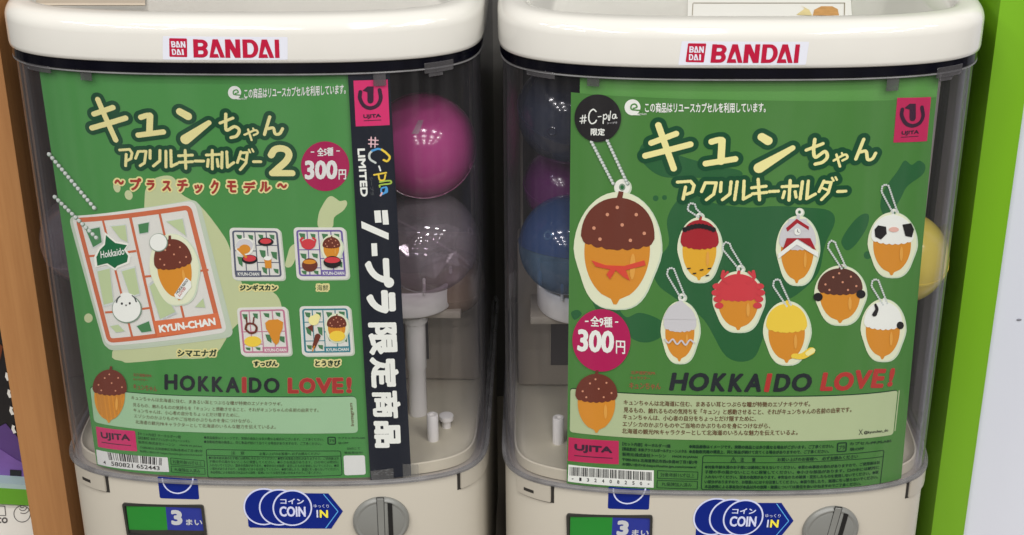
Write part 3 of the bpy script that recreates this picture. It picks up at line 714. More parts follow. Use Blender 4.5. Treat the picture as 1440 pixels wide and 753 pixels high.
# ================================================================== printed cards
def ink(name, rgb, rough=.5, var=.03): return pmat(name, rgb, rough, var, 60, spec=.28)
GA = ink('green_card_ink', (77, 150, 74)); GB = ink('bright_green_card_ink', (76, 138, 59)); GB2 = ink('light_green_card_ink', (98, 164, 78)); GBD = ink('deep_green_ink', (36, 104, 54))
CRM = ink('cream_ink', (240, 234, 160)); DGR = ink('dark_green_outline_ink', (14, 76, 44)); PALEG = ink('pale_green_blob_ink', (206, 218, 164))
WHT = ink('white_ink', (236, 240, 232)); BERRY = ink('berry_ink', (176, 22, 84)); PINKL = ink('hot_pink_ink', (214, 48, 110)); MAUVE = ink('dark_mauve_ink', (58, 30, 52))
INKD = ink('dark_slate_ink', (34, 40, 44)); REDI = ink('red_ink', (178, 54, 48)); DRED = ink('brick_red_ink', (172, 58, 44)); BROWN = ink('brown_text_ink', (104, 78, 52)); GTXT = ink('dark_green_text_ink', (14, 58, 32))
PNA = ink('mint_panel_ink', (170, 212, 166)); PNB = ink('pale_olive_panel_ink', (178, 194, 150)); ORF = ink('orange_frame_ink', (216, 116, 74)); PLW = ink('acrylic_white_ink', (236, 238, 226)); PLE = ink('acrylic_edge_ink', (204, 220, 194))
OCH = ink('ochre_ink', (214, 142, 44)); COC = ink('cocoa_ink', (108, 52, 38)); SILB = ink('chain_silver_ink', (206, 214, 208)); SILD = ink('chain_shade_ink', (128, 150, 130)); BLKI = ink('black_strip_ink', (20, 26, 38)); MIDG = ink('mid_green_ink', (74, 132, 84)); SOFTG = ink('soft_green_ink', (186, 204, 156))
YELI = ink('lemon_ink', (238, 206, 70)); GREYI = ink('pale_grey_ink', (206, 206, 208)); CRABI = ink('crab_red_ink', (206, 62, 70)); WINE = ink('wine_red_ink', (164, 34, 44)); CHOC = ink('chocolate_ink', (88, 52, 42)); BLK2 = ink('black_ink', (30, 28, 30))
SLATE = ink('slate_frame_ink', (92, 98, 116)); VIOF = ink('violet_frame_ink', (116, 100, 168)); PNKF = ink('rose_frame_ink', (206, 132, 156)); TEAL = ink('teal_frame_ink', (54, 136, 148)); SPOT = ink('rosy_spot_ink', (214, 150, 118)); HON = ink('honey_ink', (226, 164, 72)); TAGW = ink('tag_cream_ink', (226, 232, 200)); DOTG = ink('grey_print_ink', (78, 82, 84)); SKY = ink('sky_blue_ink', (80, 160, 220)); LIME = ink('lime_ink', (170, 200, 80))

def acorn(p, c, w_, h, cap, body, layer, rot=0., outline=True, cap_k=.52, wht=None):
    """plain acorn-like two-tone drop on a die-cut acrylic tag"""
    ca, sa = math.cos(rot), math.sin(rot)
    def T(x, y): return (c[0]+ca*x-sa*y, c[1]+sa*x+ca*y)
    def sm(y): t = min(1, max(0, (y+.05)/.6)); return t*t*(3-2*t)
    def hw(y, k): return (max(0, 1-y*y))**(.5 if y < 0 else .36)*(1-k*sm(y))
    def pear(g):
        ys = [-math.cos(math.pi*k/22) for k in range(23)]
        return [T((w_/2*.98+g)*hw(y, .12), (h/2+g)*y) for y in ys]+[T(-(w_/2*.98+g)*hw(y, .12), (h/2+g)*y) for y in ys[-2:0:-1]]
    if outline:
        p.poly([(x+1.4, y+.8) for x, y in pear(outline if outline is not True else 5)], PLE, layer); p.poly(pear((outline if outline is not True else 5)-.9), TAGW, layer+1)
    nut = [(.41*(max(0, 1-y*y))**.55, .46*y if y < .93 else .46*y) for y in [-.35+1.31*k/18 for k in range(19)]]
    nut = [(a, b) for a, b in nut if b < .43]+[(.055, .45), (.02, .50)]
    p.poly([T(w_*a, h*b) for a, b in nut]+[T(-w_*a, h*b) for a, b in nut[::-1]], body, layer+2)
    cp_ = [T(w_*.46*math.cos(t), -h*.12-h*.37*math.sin(t)**.9) for t in np.linspace(0, math.pi, 26)]
    nb = 7
    for k in range(nb*4+1):
        u = -1+2*k/(nb*4); cp_.append(T(w_*.46*u*.995, -h*.12+h*.10*math.sqrt(max(0, 1-u*u))+h*.018*abs(math.sin(math.pi*k/4))))
    p.poly([T(-w_*.035, -h*.47), T(w_*.035, -h*.47), T(w_*.05, -h*.545), T(-w_*.01, -h*.55)], cap, layer+3)
    p.poly(cp_, cap, layer+4)
    if cap in (COC, CHOC):
        for u, v in ((-.30, -.2), (-.14, -.33), (.05, -.24), (.22, -.34), (.33, -.17), (-.22, -.10), (.16, -.10), (-.02, -.40)): p.disc(T(w_*u, h*v), max(.9, w_*.022), max(.9, w_*.022), SPOT, layer+5, 12)
    p.poly([T(w_*(.20+.035*math.cos(t)), h*(.14+.12*math.sin(t))) for t in np.linspace(0, 2*math.pi, 16, endpoint=False)], HON, layer+5)
def balls(p, a, b, n, r, layer):
    for k in range(n):
        t = k/(n-1); c = (a[0]+(b[0]-a[0])*t, a[1]+(b[1]-a[1])*t)
        p.disc((c[0]+.25*r, c[1]+.3*r), r, r, SILD, layer, 12); p.disc(c, r*.82, r*.82, SILB, layer+1, 12); p.disc((c[0]-.25*r, c[1]-.3*r), r*.3, r*.3, WHT, layer+2, 8)
def swirl(p, c, r, layer, inner):
    p.disc(c, r, r, WHT, layer, 36); p.poly([(c[0]-r*.3, c[1]+r*.7), (c[0]+r*.35, c[1]+r*.75), (c[0]+r*1.05, c[1]+r*1.0), (c[0], c[1]+r*.98)], WHT, layer)
    p.strokes([([(c[0]+r*1.05, c[1]+r*.38), (c[0]+r*.35, c[1]+r*.32), (c[0]-r*.15, c[1]+r*.2), (c[0]-r*.12, c[1]-r*.28), (c[0]+r*.35, c[1]-r*.42), (c[0]+r*.55, c[1]-r*.05), (c[0]+r*.1, c[1]+r*.12)], r*.17)], inner, layer+1, cell=.0001)
def u_mark(p, c, k, layer):
    X = lambda x, y: (c[0]+x*k, c[1]+y*k)
    p.strokes([([X(-14, -9), X(-14.5, 0), X(-9, 10), X(0, 13.5), X(10, 9.5), X(14.5, 0), X(13, -12)], (5.2*k, 5.2*k))], MAUVE, layer)
    p.poly([X(-4, -17), X(4.5, -17), X(4.5, 3), X(3, 6), X(0, 7), X(-3, 6), X(-4, 3), X(-4, -9), X(-11, -11)], MAUVE, layer+2)
def quadtext(p, txt, x0, y0, x1, y1, sl, mt, layer, fn='text', **k):
    """lettering in an upright photo box whose base line slopes by sl px over its width"""
    return getattr(p, fn)(txt, (x0, y1), (x1, y1+sl), (x0, y0), mt, layer, **k)
def ladder(p, lines, mt, layer, off=.012):
    for txt, x0, yb0, x1, yb1, h in lines:
        if off < 0: p.bold(txt, (x0, yb0), (x1, yb1), (x0+.02, yb0-h), mt, layer, -off, cell=.000085)
        else: p.text(txt, (x0, yb0), (x1, yb1), (x0+.02, yb0-h), mt, layer, off)

# ------------------------------------------------------------------ left: green card
SA = Surf(FA, .0056)
card = empty('display_card', FA, ZB+.003); Z0 = ZB+.003
tag(card, 'green display card with a large tilted orange framed plate and four small plates', 'card')
p = Print(SA, 0)
c0, c1 = SA.at(58, 120), SA.at(136.5, 655); c2, c3 = SA.at(490, 120), SA.at(530, 673)
sL = (c0[0]+c1[0])/2
p.poly([(c0[0], LID_Z-.006), (SA.at(500, 120)[0], LID_Z-.006), (SA.at(526, 672)[0], ZB+.003), (c1[0], ZB+.003)], GA, 0, px=False)
for q in ([(203, 290), (206, 264), (216, 252), (235, 247), (247, 253), (254, 272), (282, 290), (310, 325), (322, 346), (333, 380), (346, 404), (384, 411), (396, 431), (391, 446), (334, 456), (300, 500), (240, 505), (185, 510), (172, 508), (158, 495), (200, 420)],
          [(448, 320), (448, 302), (453, 290), (460, 279), (466, 276), (472, 279), (478, 283), (486, 282), (488, 288), (482, 297), (470, 306), (467, 320)],
          [(401, 374), (404, 360), (408, 348), (416, 343), (418, 352), (414, 368), (408, 376)]):
    P_ = np.array(q, float); e = np.vstack([P_[-1:], P_, P_[:2]]); o = []
    for i in range(1, len(e)-2):
        for k in range(4):
            t = k/4; o.append(tuple(.5*((2*e[i])+(-e[i-1]+e[i+1])*t+(2*e[i-1]-5*e[i]+4*e[i+1]-e[i+2])*t*t+(-e[i-1]+3*e[i]-3*e[i+1]+e[i+2])*t**3)))
    p.poly(o, PALEG, 1)
for c, a, b, r in (((124.5, 447.5), 6, 6.5, 0), ((181, 274.5), 5.5, 7, -.3), ((164.5, 263), 5, 8, -.2), ((236, 258), 3, 3, 0)): p.disc(c, a, b, PALEG, 1, 24, r)
p.done('sheet', card, z0=Z0)

p = Print(SA, 3)
st = [([(137.9, 140), (150, 168), (163, 196.7)], 7.6), ([(132.3, 160.4), (159.3, 151.1)], 7.4), ([(129.5, 180), (177, 166)], 7.6),
      ([(198.3, 165), (206, 162.5), (211.3, 162)], 7.6), ([(211.3, 163), (210.4, 186)], 9), ([(194.6, 190), (230, 185.5)], 7.6), ([(253, 157), (264.5, 163.5)], (10, 11)), ([(261, 196), (294, 172.5)], (14, 7)),
      ([(309.6, 173), (327.7, 166)], 4), ([(317.7, 160.5), (317.5, 173), (319, 183), (330, 178), (336.6, 183), (333, 191), (325, 193.5)], 4.4),
      ([(344, 189.5), (359, 183), (362.5, 187), (357, 190)], 3), ([(349, 182), (354, 197)], 3), ([(356, 180.5), (357.5, 183.5)], 2.6),
      ([(379.4, 164.3), (372, 189)], 4.4), ([(377, 181), (384.5, 180), (387, 188), (393.3, 188), (397.5, 181)], 4.2)]
p.strokes(st, CRM, 0, DGR, 6.2)
st = [([(168.6, 211), (182.5, 210), (186, 215), (184.5, 223), (178.8, 226)], 3.8), ([(177.8, 217), (177, 233)], 4), ([(194.6, 213.4), (190.9, 222.7)], 3.8), ([(194.6, 213), (205.7, 212.5), (203.5, 229), (197.4, 233)], 3.8),
      ([(211.3, 211.5), (211.3, 222.7)], 4), ([(225.2, 211.5), (225, 226), (216, 233.5)], 4), ([(233.6, 212.5), (233.6, 234.8)], 4), ([(240.5, 211.5), (241, 234), (249.4, 230)], 4),
      ([(251.3, 219), (270.8, 218)], 4), ([(252.2, 228.3), (270.8, 227.3)], 4), ([(260.6, 211.5), (261.5, 236.6)], 4), ([(274.5, 226.4), (286.6, 226.4)], 4), ([(290.3, 218), (309, 217)], 4), ([(298.7, 211.5), (298.7, 237.5)], 4),
      ([(293, 224.5), (292, 234)], 4), ([(305.5, 224), (307, 234)], 4), ([(312.5, 214), (312, 236)], 4), ([(319, 213.5), (320, 235), (329, 228.6)], 4), ([(339, 213.5), (334, 228.6)], 3.8), ([(339, 214.8), (348, 214.5), (346, 229), (338, 238.7)], 3.8),
      ([(338, 222.6), (345.4, 225.5)], 3), ([(350, 210.5), (352, 214.3)], 2.8), ([(354.5, 209.5), (356.5, 213.3)], 2.6), ([(356.7, 227.4), (366.8, 227.4)], 4)]
p.strokes(st, CRM, 0, DGR, 6, smooth=False)
p.strokes([([(381.5, 218), (386, 211), (394, 208.5), (403, 211), (406.5, 218), (402, 227), (392, 236), (386, 241.5)], 9.5), ([(383, 243.5), (411, 243.5)], 9)], CRM, 0, DGR, 6)
p.done('title_lettering', card, z0=Z0)
p = Print(SA, 3)
for ch, x0, x1, y0, y1 in (('〜', 161, 175, 252, 260), ('プ', 183, 199, 250, 268), ('ラ', 206, 218, 253, 268), ('ス', 228, 241, 254, 269), ('チ', 249, 264.5, 252, 270), ('ッ', 273, 285.5, 259, 272), ('ク', 296, 308, 253, 273), ('モ', 319, 333, 254, 271), ('デ', 342, 360, 255, 272), ('ル', 365, 381, 255, 270), ('〜', 389.5, 404, 257, 265)):
    p.bold(ch, (x0, y1), (x1, y1), (x0, y0), DRED, 0, 1.1, CRM, 2.4, cell=.00015)
p.done('subtitle_lettering', card, z0=Z0)
p = Print(SA, 3); swirl(p, (330, 130.3), 9.3, 0, GA)
p.text('この商品はリユースカプセルを利用しています。', (343.5, 139), (486, 132.5), (343.5, 124.5), WHT, 0, .02); p.text('eternium', (334, 140.5), (347, 140), (334, 137.5), WHT, 0)
p.done('recycling_line', card, z0=Z0)
p = Print(SA, 3); p.disc((457.3, 233.8), 34, 35, BERRY, 0, 56)
p.bold('全5種', (446, 220), (469, 219), (446, 207.5), WHT, 1, .5); p.text('-', (437, 214.5), (442, 214.5), (437, 213), WHT, 1, .02); p.text('-', (473, 213), (478, 213), (473, 211.5), WHT, 1, .02)
p.bold('300', (428.5, 252.5), (474.5, 252), (428.5, 225.5), WHT, 1, 1.4); p.bold('円', (476, 252.5), (487, 252.3), (476, 238), WHT, 1, .5)
p.done('price_spot', card, 'berry pink price spot reading 300 yen', Z0)

# the large tilted plate on its chain
p = Print(SA, 3)
Q = [(96.6, 304), (278, 279.5), (327, 471), (148, 490.5)]
p.rrect([(x+2.5, y+2.5) for x, y in Q], .0055, PLE, 0); p.rrect(Q, .0055, PLE, 1, inset=.0000); p.rrect([(101, 303.5), (274, 281.5), (320, 467), (150, 486)], .005, PLW, 2)
FQ = [(106.5, 306), (268.5, 287.5), (312.5, 461), (152, 482)]
p.frame(FQ, .0045, .0030, ORF, 3)
for a, b, wd in (((183, 302), (221, 470), 4), ((224.4, 298), (259, 447), 3.2), ((145, 308), (186.6, 474), 3.2), ((124.3, 360), (192, 352.5), 3.2), ((148.4, 439), (212, 432.5), 3.2), ((203.7, 388.6), (293.4, 379), 3.2)): p.line([a, b], wd, ORF, 4)
p.poly([(216, 451), (307, 439.5), (312.3, 461), (222, 473)], ORF, 5)
p.bold('KYUN-CHAN', (225, 467.5), (304.5, 456.5), (223, 456.5), WHT, 6, .9)
for k, q in enumerate(([(157, 318), (177, 316), (180, 340), (170, 335)], [(122, 323), (141, 319), (144, 340), (132, 347)], [(195, 315), (210, 312), (209, 326), (197, 328)], [(235, 311), (257, 307), (262, 331)], [(138, 381), (155, 377), (160, 424), (147, 428)],
                          [(172, 381), (190, 376), (197, 412), (184, 416)], [(211, 402), (221, 394), (247, 438), (226, 448)], [(156, 458), (167, 456), (176, 465), (164, 467)], [(193, 458), (210, 451), (214, 465), (200, 467)], [(275, 431), (286, 419), (289, 432)])):
    c = np.mean(q, 0); p.poly([tuple(c+(np.array(a)-c)*1.14) for a in q], SILB, 5); p.poly(q, (SOFTG, MIDG, MIDG, SOFTG, SOFTG, SOFTG, SOFTG, SOFTG, MIDG, SOFTG)[k], 6)
HK = [(150, 330), (158, 337), (163, 341), (179.5, 344), (175, 350.5), (181, 359), (179.5, 367.7), (166, 373), (162.5, 376.5), (152, 369.5), (138, 373), (136.5, 361), (141.5, 350.5), (148.5, 343.5)]
p.poly([tuple(np.mean(HK, 0)+(np.array(a)-np.mean(HK, 0))*1.16) for a in HK], PLW, 6); p.poly(HK, ink('forest_green_ink', (22, 104, 62)), 7)
p.text('Hokkaido', (143, 362.5), (176, 357), (142.3, 352.5), WHT, 8, .01)
p.disc((179.5, 434), 21, 20, SILD, 7, 36); p.disc((179, 433.4), 19.6, 18.6, WHT, 8, 36); p.poly([(166, 425), (171, 412), (180, 410.5), (189, 414), (193, 426)], WHT, 8)
p.disc((172.5, 426), 1.5, 1.8, BLK2, 9, 12); p.disc((183.5, 425.6), 1.5, 1.8, BLK2, 9, 12); p.poly([(176.6, 427.5), (180, 427.4), (178.4, 430)], BLK2, 9)
p.strokes([([(165, 424), (166.5, 419), (170, 415.5)], (2.2, 1.6)), ([(187, 414.6), (190.5, 418), (192.5, 423)], (1.6, 2.2))], DOTG, 9)
acorn(p, (246, 378), 58, 88, COC, OCH, 6, -.16, 7, wht=1)
p.disc((224, 340), 13, 13, SILD, 11, 30); p.disc((223.6, 339.6), 12, 12, WHT, 12, 30)
p.poly([(246, 413), (262, 389), (269, 394), (270, 402), (256, 420), (248, 418)], WHT, 12)
p.text('HOKKAIDO', (250, 413), (266, 393.5), (247.6, 410), BLK2, 13, .02); p.text('LOVE!', (253.5, 416), (262.5, 404.5), (251, 413), REDI, 13, .02)
balls(p, (70.5, 216), (133, 291), 15, 3.1, 7); balls(p, (78.5, 276), (136, 333), 13, 3.1, 7)
p.done('large_plate_picture', card, 'picture of a tilted white plate in an orange grid frame', Z0)

def small_plate(q, col, name):
    p = Print(SA, 3); c = np.mean(q, 0); G = lambda u, v: tuple((1-u)*(1-v)*np.array(q[0])+u*(1-v)*np.array(q[1])+u*v*np.array(q[2])+(1-u)*v*np.array(q[3]))
    p.rrect([(x+2.2, y+1.8) for x, y in q], .0030, PLE, 0); p.rrect(q, .0030, PLW, 1)
    p.frame([G(.05, .05), G(.95, .05), G(.95, .94), G(.05, .94)], .0022, .0011, col, 2)
    L_ = lambda a, b: p.line([G(*a), G(*b)], 1.3, col, 3)
    return p, G, L_
def cuts(p, G, lst):
    for u, v, a, b in lst: p.poly([G(u, v), G(u+a, v+.01), G(u+a*.9, v+b), G(u+a*.25, v+b*.7)], MIDG, 3)
q1 = [(322.5, 320), (393.7, 321), (400.6, 393.5), (327.3, 393.4)]
p, G, L_ = small_plate(q1, SLATE, 1)
for a, b in (((.50, .06), (.50, .82)), ((.28, .06), (.28, .82)), ((.72, .06), (.72, .94)), ((.06, .44), (.5, .44)), ((.5, .66), (.94, .66)), ((.5, .33), (.94, .33))): L_(a, b)
p.poly([G(.06, .82), G(.56, .82), G(.56, .94), G(.06, .94)], SLATE, 4); p.text('KYUN-CHAN', G(.11, .915), G(.52, .915), G(.11, .85), WHT, 5, .02)
cuts(p, G, [(.13, .13, .11, .1), (.36, .13, .1, .1), (.56, .12, .1, .1), (.78, .12, .1, .1), (.12, .55, .1, .2), (.56, .42, .12, .18), (.78, .45, .12, .16), (.58, .75, .1, .14), (.80, .78, .1, .1)])
p.disc(G(.28, .36), 13, 12.5, PLW, 5, 30); p.disc(G(.28, .33), 12, 9, GREYI, 6, 30); p.disc(G(.28, .40), 8, 6.5, OCH, 7, 24); p.disc(G(.36, .60), 11, 6.5, BLK2, 5, 26); p.disc(G(.36, .58), 9, 4.4, CRABI, 6, 24); p.poly([G(.12, .40), G(.16, .38), G(.32, .55), G(.29, .58)], OCH, 7)
p.disc(G(.70, .26), 11, 6, BLK2, 5, 26); p.disc(G(.70, .245), 8, 3.8, CRABI, 6, 22); p.poly([G(.64, .58), G(.78, .58), G(.77, .77), G(.65, .77)], OCH, 5); p.disc(G(.71, .575), 5.4, 3, WHT, 6, 18)
p.done('small_plate_picture', card, 'picture of a small plate framed in slate grey with pans', Z0)
q2 = [(412.6, 319.5), (485, 319.5), (490.7, 392), (417.4, 392.6)]
p, G, L_ = small_plate(q2, VIOF, 2)
for a, b in (((.48, .06), (.48, .94)), ((.26, .06), (.26, .94)), ((.72, .06), (.72, .82)), ((.06, .43), (.48, .43)), ((.48, .6), (.94, .6)), ((.06, .78), (.48, .78))): L_(a, b)
p.poly([G(.48, .82), G(.94, .82), G(.94, .94), G(.48, .94)], VIOF, 4); p.text('KYUN-CHAN', G(.51, .915), G(.92, .915), G(.51, .85), WHT, 5, .02)
cuts(p, G, [(.10, .11, .12, .12), (.32, .12, .1, .1), (.54, .12, .12, .18), (.78, .12, .1, .14), (.10, .5, .12, .12), (.32, .5, .12, .1), (.54, .66, .1, .12), (.8, .66, .1, .12), (.1, .83, .1, .08), (.33, .83, .1, .08)])
p.disc(G(.27, .32), 10, 7.5, CRABI, 5, 26); p.strokes([([G(.16, .33), G(.13, .24), G(.17, .2)], 3), ([G(.38, .33), G(.41, .24), G(.37, .2)], 3)], CRABI, 5); p.disc(G(.27, .72), 11, 9.5, COC, 5, 26); p.disc(G(.27, .66), 9, 3.2, OCH, 6, 22)
acorn(p, G(.71, .40), 27, 33, COC, OCH, 5, 0, 3); p.disc(G(.71, .66), 12.5, 8.5, BLK2, 10, 26); p.disc(G(.71, .62), 11, 4.2, CRABI, 11, 24)
p.done('small_plate_picture', card, 'picture of a small plate framed in violet with a red crab', Z0)
q3 = [(333, 432.5), (403.4, 431), (410, 499.4), (339.3, 500.3)]
p, G, L_ = small_plate(q3, PNKF, 3)
for a, b in (((.46, .06), (.46, .94)), ((.24, .06), (.24, .94)), ((.70, .06), (.70, .82)), ((.06, .5), (.94, .5)), ((.06, .76), (.46, .76))): L_(a, b)
p.poly([G(.44, .82), G(.94, .82), G(.94, .94), G(.44, .94)], PNKF, 4); p.text('KYUN-CHAN', G(.48, .915), G(.91, .915), G(.48, .85), WHT, 5, .02)
cuts(p, G, [(.10, .13, .1, .14), (.31, .12, .1, .12), (.52, .12, .12, .1), (.76, .11, .1, .1), (.52, .56, .12, .18), (.78, .6, .12, .14), (.1, .82, .1, .07), (.30, .82, .1, .07)])
p.strokes([([G(.14, .44), G(.22, .52), G(.33, .50), G(.36, .40), G(.29, .33), G(.18, .34), G(.14, .44)], 3.2), ([G(.18, .34), G(.17, .20)], 2), ([G(.30, .33), G(.33, .20)], 2)], COC, 5)
p.disc(G(.26, .70), 12, 7.5, YELI, 5, 26); p.poly([G(.54, .32), G(.62, .26), G(.80, .25), G(.90, .31), G(.88, .44), G(.82, .55), G(.78, .72), G(.72, .78), G(.66, .72), G(.60, .54), G(.55, .44)], OCH, 5)
p.done('small_plate_picture', card, 'picture of a small plate framed in rose pink', Z0)
q4 = [(421, 430.5), (492, 429.7), (497.4, 498.6), (425, 500.3)]
p, G, L_ = small_plate(q4, TEAL, 4)
for a, b in (((.46, .06), (.46, .94)), ((.25, .06), (.25, .94)), ((.70, .06), (.70, .82)), ((.06, .32), (.46, .32)), ((.46, .52), (.94, .52)), ((.06, .70), (.46, .70))): L_(a, b)
p.poly([G(.44, .82), G(.94, .82), G(.94, .94), G(.44, .94)], TEAL, 4); p.text('KYUN-CHAN', G(.48, .915), G(.91, .915), G(.48, .85), WHT, 5, .02)
cuts(p, G, [(.10, .12, .11, .12), (.32, .12, .1, .1), (.52, .12, .12, .16), (.77, .11, .12, .12), (.10, .42, .11, .18), (.33, .42, .1, .18), (.52, .62, .12, .12), (.80, .62, .1, .12), (.1, .78, .1, .1), (.32, .78, .1, .1)])
p.poly([G(.13, .42), G(.25, .36), G(.24, .52)], COC, 5); p.disc(G(.27, .28), 7.5, 7, CRM, 6, 22); p.disc(G(.33, .22), 5, 5, CRM, 6, 18); p.strokes([([G(.24, .82), G(.33, .60)], (5, 8))], COC, 5); p.strokes([([G(.21, .90), G(.25, .80)], 1.6)], OCH, 5)
acorn(p, G(.71, .44), 30, 36, COC, OCH, 5, 0, 3); p.disc(G(.71, .60), 11, 7.5, YELI, 10, 26)
p.done('small_plate_picture', card, 'picture of a small plate framed in teal with an ice cream', Z0)
p = Print(SA, 3)
for txt, x0, x1, y0, y1 in (('シマエナガ', 249.5, 305, 491, 501.5), ('ジンギスカン', 337, 390, 400, 409), ('海鮮', 445.5, 462, 400, 409), ('すっぴん', 356.5, 391, 507, 515.5), ('とうきび', 443, 479, 506, 515.5)):
    p.bold(txt, (x0, y1), (x1, y1), (x0, y0), GTXT, 0, .2 if txt == '海鮮' else .7, CRM, 2.3, .0001)
p.done('plate_names', card, z0=Z0)
# loose acorn motif, slogan, story panel
p = Print(SA, 3)
Qp = [(127.3, 543.5), (501, 557.5), (503.6, 608.5), (132.8, 593.2)]
p.rrect([(x-.6, y-1) for x, y in Qp], .003, GTXT, 0); p.rrect(Qp, .003, PNA, 1)
ladder(p, [('キュンちゃんは北海道に住む、まあるい耳とつぶらな瞳が特徴のエゾナキウサギ。', 185, 561.5, 397, 570.5, 5.6), ('見るもの、触れるものの気持ちを「キュン」と感動させること、それがキュンちゃんの名前の由来です。', 187.3, 571.4, 448, 579.3, 5.6),
           ('キュンちゃんは、小心者の自分をちょっとだけ隠すために、', 188, 579, 337, 586.3, 5.6), ('エゾシカのかぶりものやご当地のかぶりものを身につけながら、', 189, 587, 354.5, 594.6, 5.6), ('北海道の観光PRキャラクターとして北海道のいろんな魅力を伝えているよ。', 190.7, 595.4, 388, 603, 5.6)], BROWN, 2, -.12)
p.text('Instagram', (499.3, 599), (496.8, 566.5), (493.5, 599), BROWN, 2, .016)
p.done('story_panel', card, z0=Z0)
p = Print(SA, 4); acorn(p, (155, 556), 52, 76, COC, OCH, 2, .03, False); p.done('acorn_motif', card, z0=Z0)
p = Print(SA, 3)
p.spell([('H', 231.4, 249.7, 548, 526), ('O', 252.8, 274.6, 549.7, 527.5), ('K', 278.5, 294.6, 550.6, 528.6), ('K', 298, 314.2, 551.4, 529.4), ('A', 317.4, 337.2, 552, 530), ('D', 350, 368, 552.3, 530.6), ('O', 371, 393.4, 552.8, 531)], INKD, 0, 1.25)
p.spell([('I', 340.6, 346.4, 552.2, 530.4), ('L', 405, 420, 553, 531.5), ('O', 420.8, 443.4, 553, 531.5), ('V', 444.5, 466.9, 552.9, 531.4), ('E', 467.5, 482.8, 552.7, 531.2), ('!', 487.3, 494.4, 552.5, 530.5)], REDI, 0, 1.3, ink('salmon_outline_ink', (206, 104, 88)), .7)
p.done('slogan_lettering', card, z0=Z0)
p = Print(SA, 3); RB = ink('rust_text_ink', (150, 90, 60))
ladder(p, [('北海道観光PR', 187.5, 529, 213.5, 531, 4.6), ('キャラクター', 187.5, 535.3, 208, 536.8, 4)], RB, 0); p.text('キュンちゃん', (187.5, 547.5), (221, 551), (187.5, 539.5), RB, 0, .02)
p.done('credit_lettering', card, z0=Z0)
p = Print(SA, 3); p.rrect([(135, 599.5), (190, 606), (193.3, 634.8), (138.3, 628.4)], .0008, PINKL, 0)
p.bold('UJITA', (142.8, 618.3), (183.8, 622.4), (141.6, 606.6), MAUVE, 1, .8); p.line([(143.3, 621.6), (184.5, 626.4)], 1.4, MAUVE, 1); p.done('maker_patch', card, z0=Z0)
p = Print(SA, 3); p.rrect([(135.6, 632), (235.8, 643.2), (238.2, 663.8), (137.8, 652.8)], .0005, WHT, 0)
def bars(p, tl, tr, br, bl, bits, mt, layer):
    n = len(bits); k = 0; I = lambda a, b, t: (a[0]+(b[0]-a[0])*t, a[1]+(b[1]-a[1])*t)
    while k < n:
        j = k
        while j < n and bits[j] == bits[k]: j += 1
        if bits[k] == '1': p.poly([I(tl, tr, k/n), I(tl, tr, j/n), I(bl, br, j/n), I(bl, br, k/n)], mt, layer)
        k = j
def ean13(d):
    Lc = ['0001101', '0011001', '0010011', '0111101', '0100011', '0110001', '0101111', '0111011', '0110111', '0001011']
    par = ['LLLLLL', 'LLGLGG', 'LLGGLG', 'LLGGGL', 'LGLLGG', 'LGGLLG', 'LGGGLL', 'LGLGLG', 'LGLGGL', 'LGGLGL'][int(d[0])]; o = '101'
    for c, q in zip(d[1:7], par): s = Lc[int(c)]; o += s if q == 'L' else ''.join('10'[int(b)] for b in s)[::-1]
    o += '01010'
    for c in d[7:]: o += ''.join('10'[int(b)] for b in Lc[int(c)])
    return o+'101'
bars(p, (151.5, 636), (228, 644), (227.5, 654.5), (154, 646.6), ean13('4580821652443'), BLK2, 1)
p.text('4', (146, 652.3), (149.4, 652.7), (145.6, 647.6), BLK2, 1, .02); p.text('580821', (157, 654.6), (187.5, 657.8), (156.5, 648.6), BLK2, 1, .015); p.text('652443', (192.5, 658.2), (225, 661.3), (192, 652.4), BLK2, 1, .015)
p.done('barcode_label', card, z0=Z0)
p = Print(SA, 3)
for q in ([(239.7, 643.7), (287.6, 647.5), (288.2, 656.6), (240.4, 653.2)], [(240.5, 655), (288.3, 658.3), (289, 667.4), (241.2, 664)]): p.frame(q, .0002, .0003, GTXT, 0, 1)
p.bold('対象年齢15才以上', (243, 651.6), (284.5, 654.5), (242.6, 646), GTXT, 0, .15); p.bold('PL保険加入済み', (246, 662.5), (282, 665), (245.6, 657.3), GTXT, 0, .15)
p.frame([(289.6, 631.2), (479.5, 633.6), (481.6, 668.6), (292.2, 672)], .0018, .0004, GTXT, 0); p.line([(290.2, 640), (385, 642.5), (479.9, 641.2)], .9, GTXT, 0)
T1 = [('【セット内容】キーホルダー1個', 194.6, 611.5, 254, 616.5, 4.2), ('【製品素材】本体:アクリル/ボールチェーン:メタル', 194.6, 617.3, 267, 622.6, 4.2), ('販売元:株式会社トーシン', 194.8, 623.3, 246, 627.4, 4.2), ('MADE IN JAPAN', 253, 627.6, 284, 629.7, 3), ('〒080-0016 北海道帯広市西6条南40丁目1番2号', 197, 630.6, 285, 636.2, 4), ('お問い合わせ:https://toshin.jpn.com/contact/', 197, 636.4, 285, 641.9, 4),
      ('●商品画像はイメージです。実際の商品とは多少異なる場合がございます。ご了承ください。', 287, 617, 455, 619.8, 4.2), ('●自動販売機の構造上、同じ製品が続けて出てくる場合がありますので、ご了承ください。', 287, 623, 452, 625.8, 4.2),
      ('注　意', 325, 639, 344, 639.3, 4.6), ('お買い上げのお客様へ 必ずお読みください', 365, 640, 450, 639.8, 4.2), ('カプセル:PP,PS,ABS', 475.5, 617.5, 513.4, 617.2, 3.4), ('袋:OPP', 475.5, 624.4, 490, 624.3, 3.4), ('SNSにて', 488, 632.2, 506.5, 632, 3.4), ('情報発信中!', 484, 638.3, 510.5, 638.1, 3.6)]
ladder(p, T1, GTXT, 0, -.05)
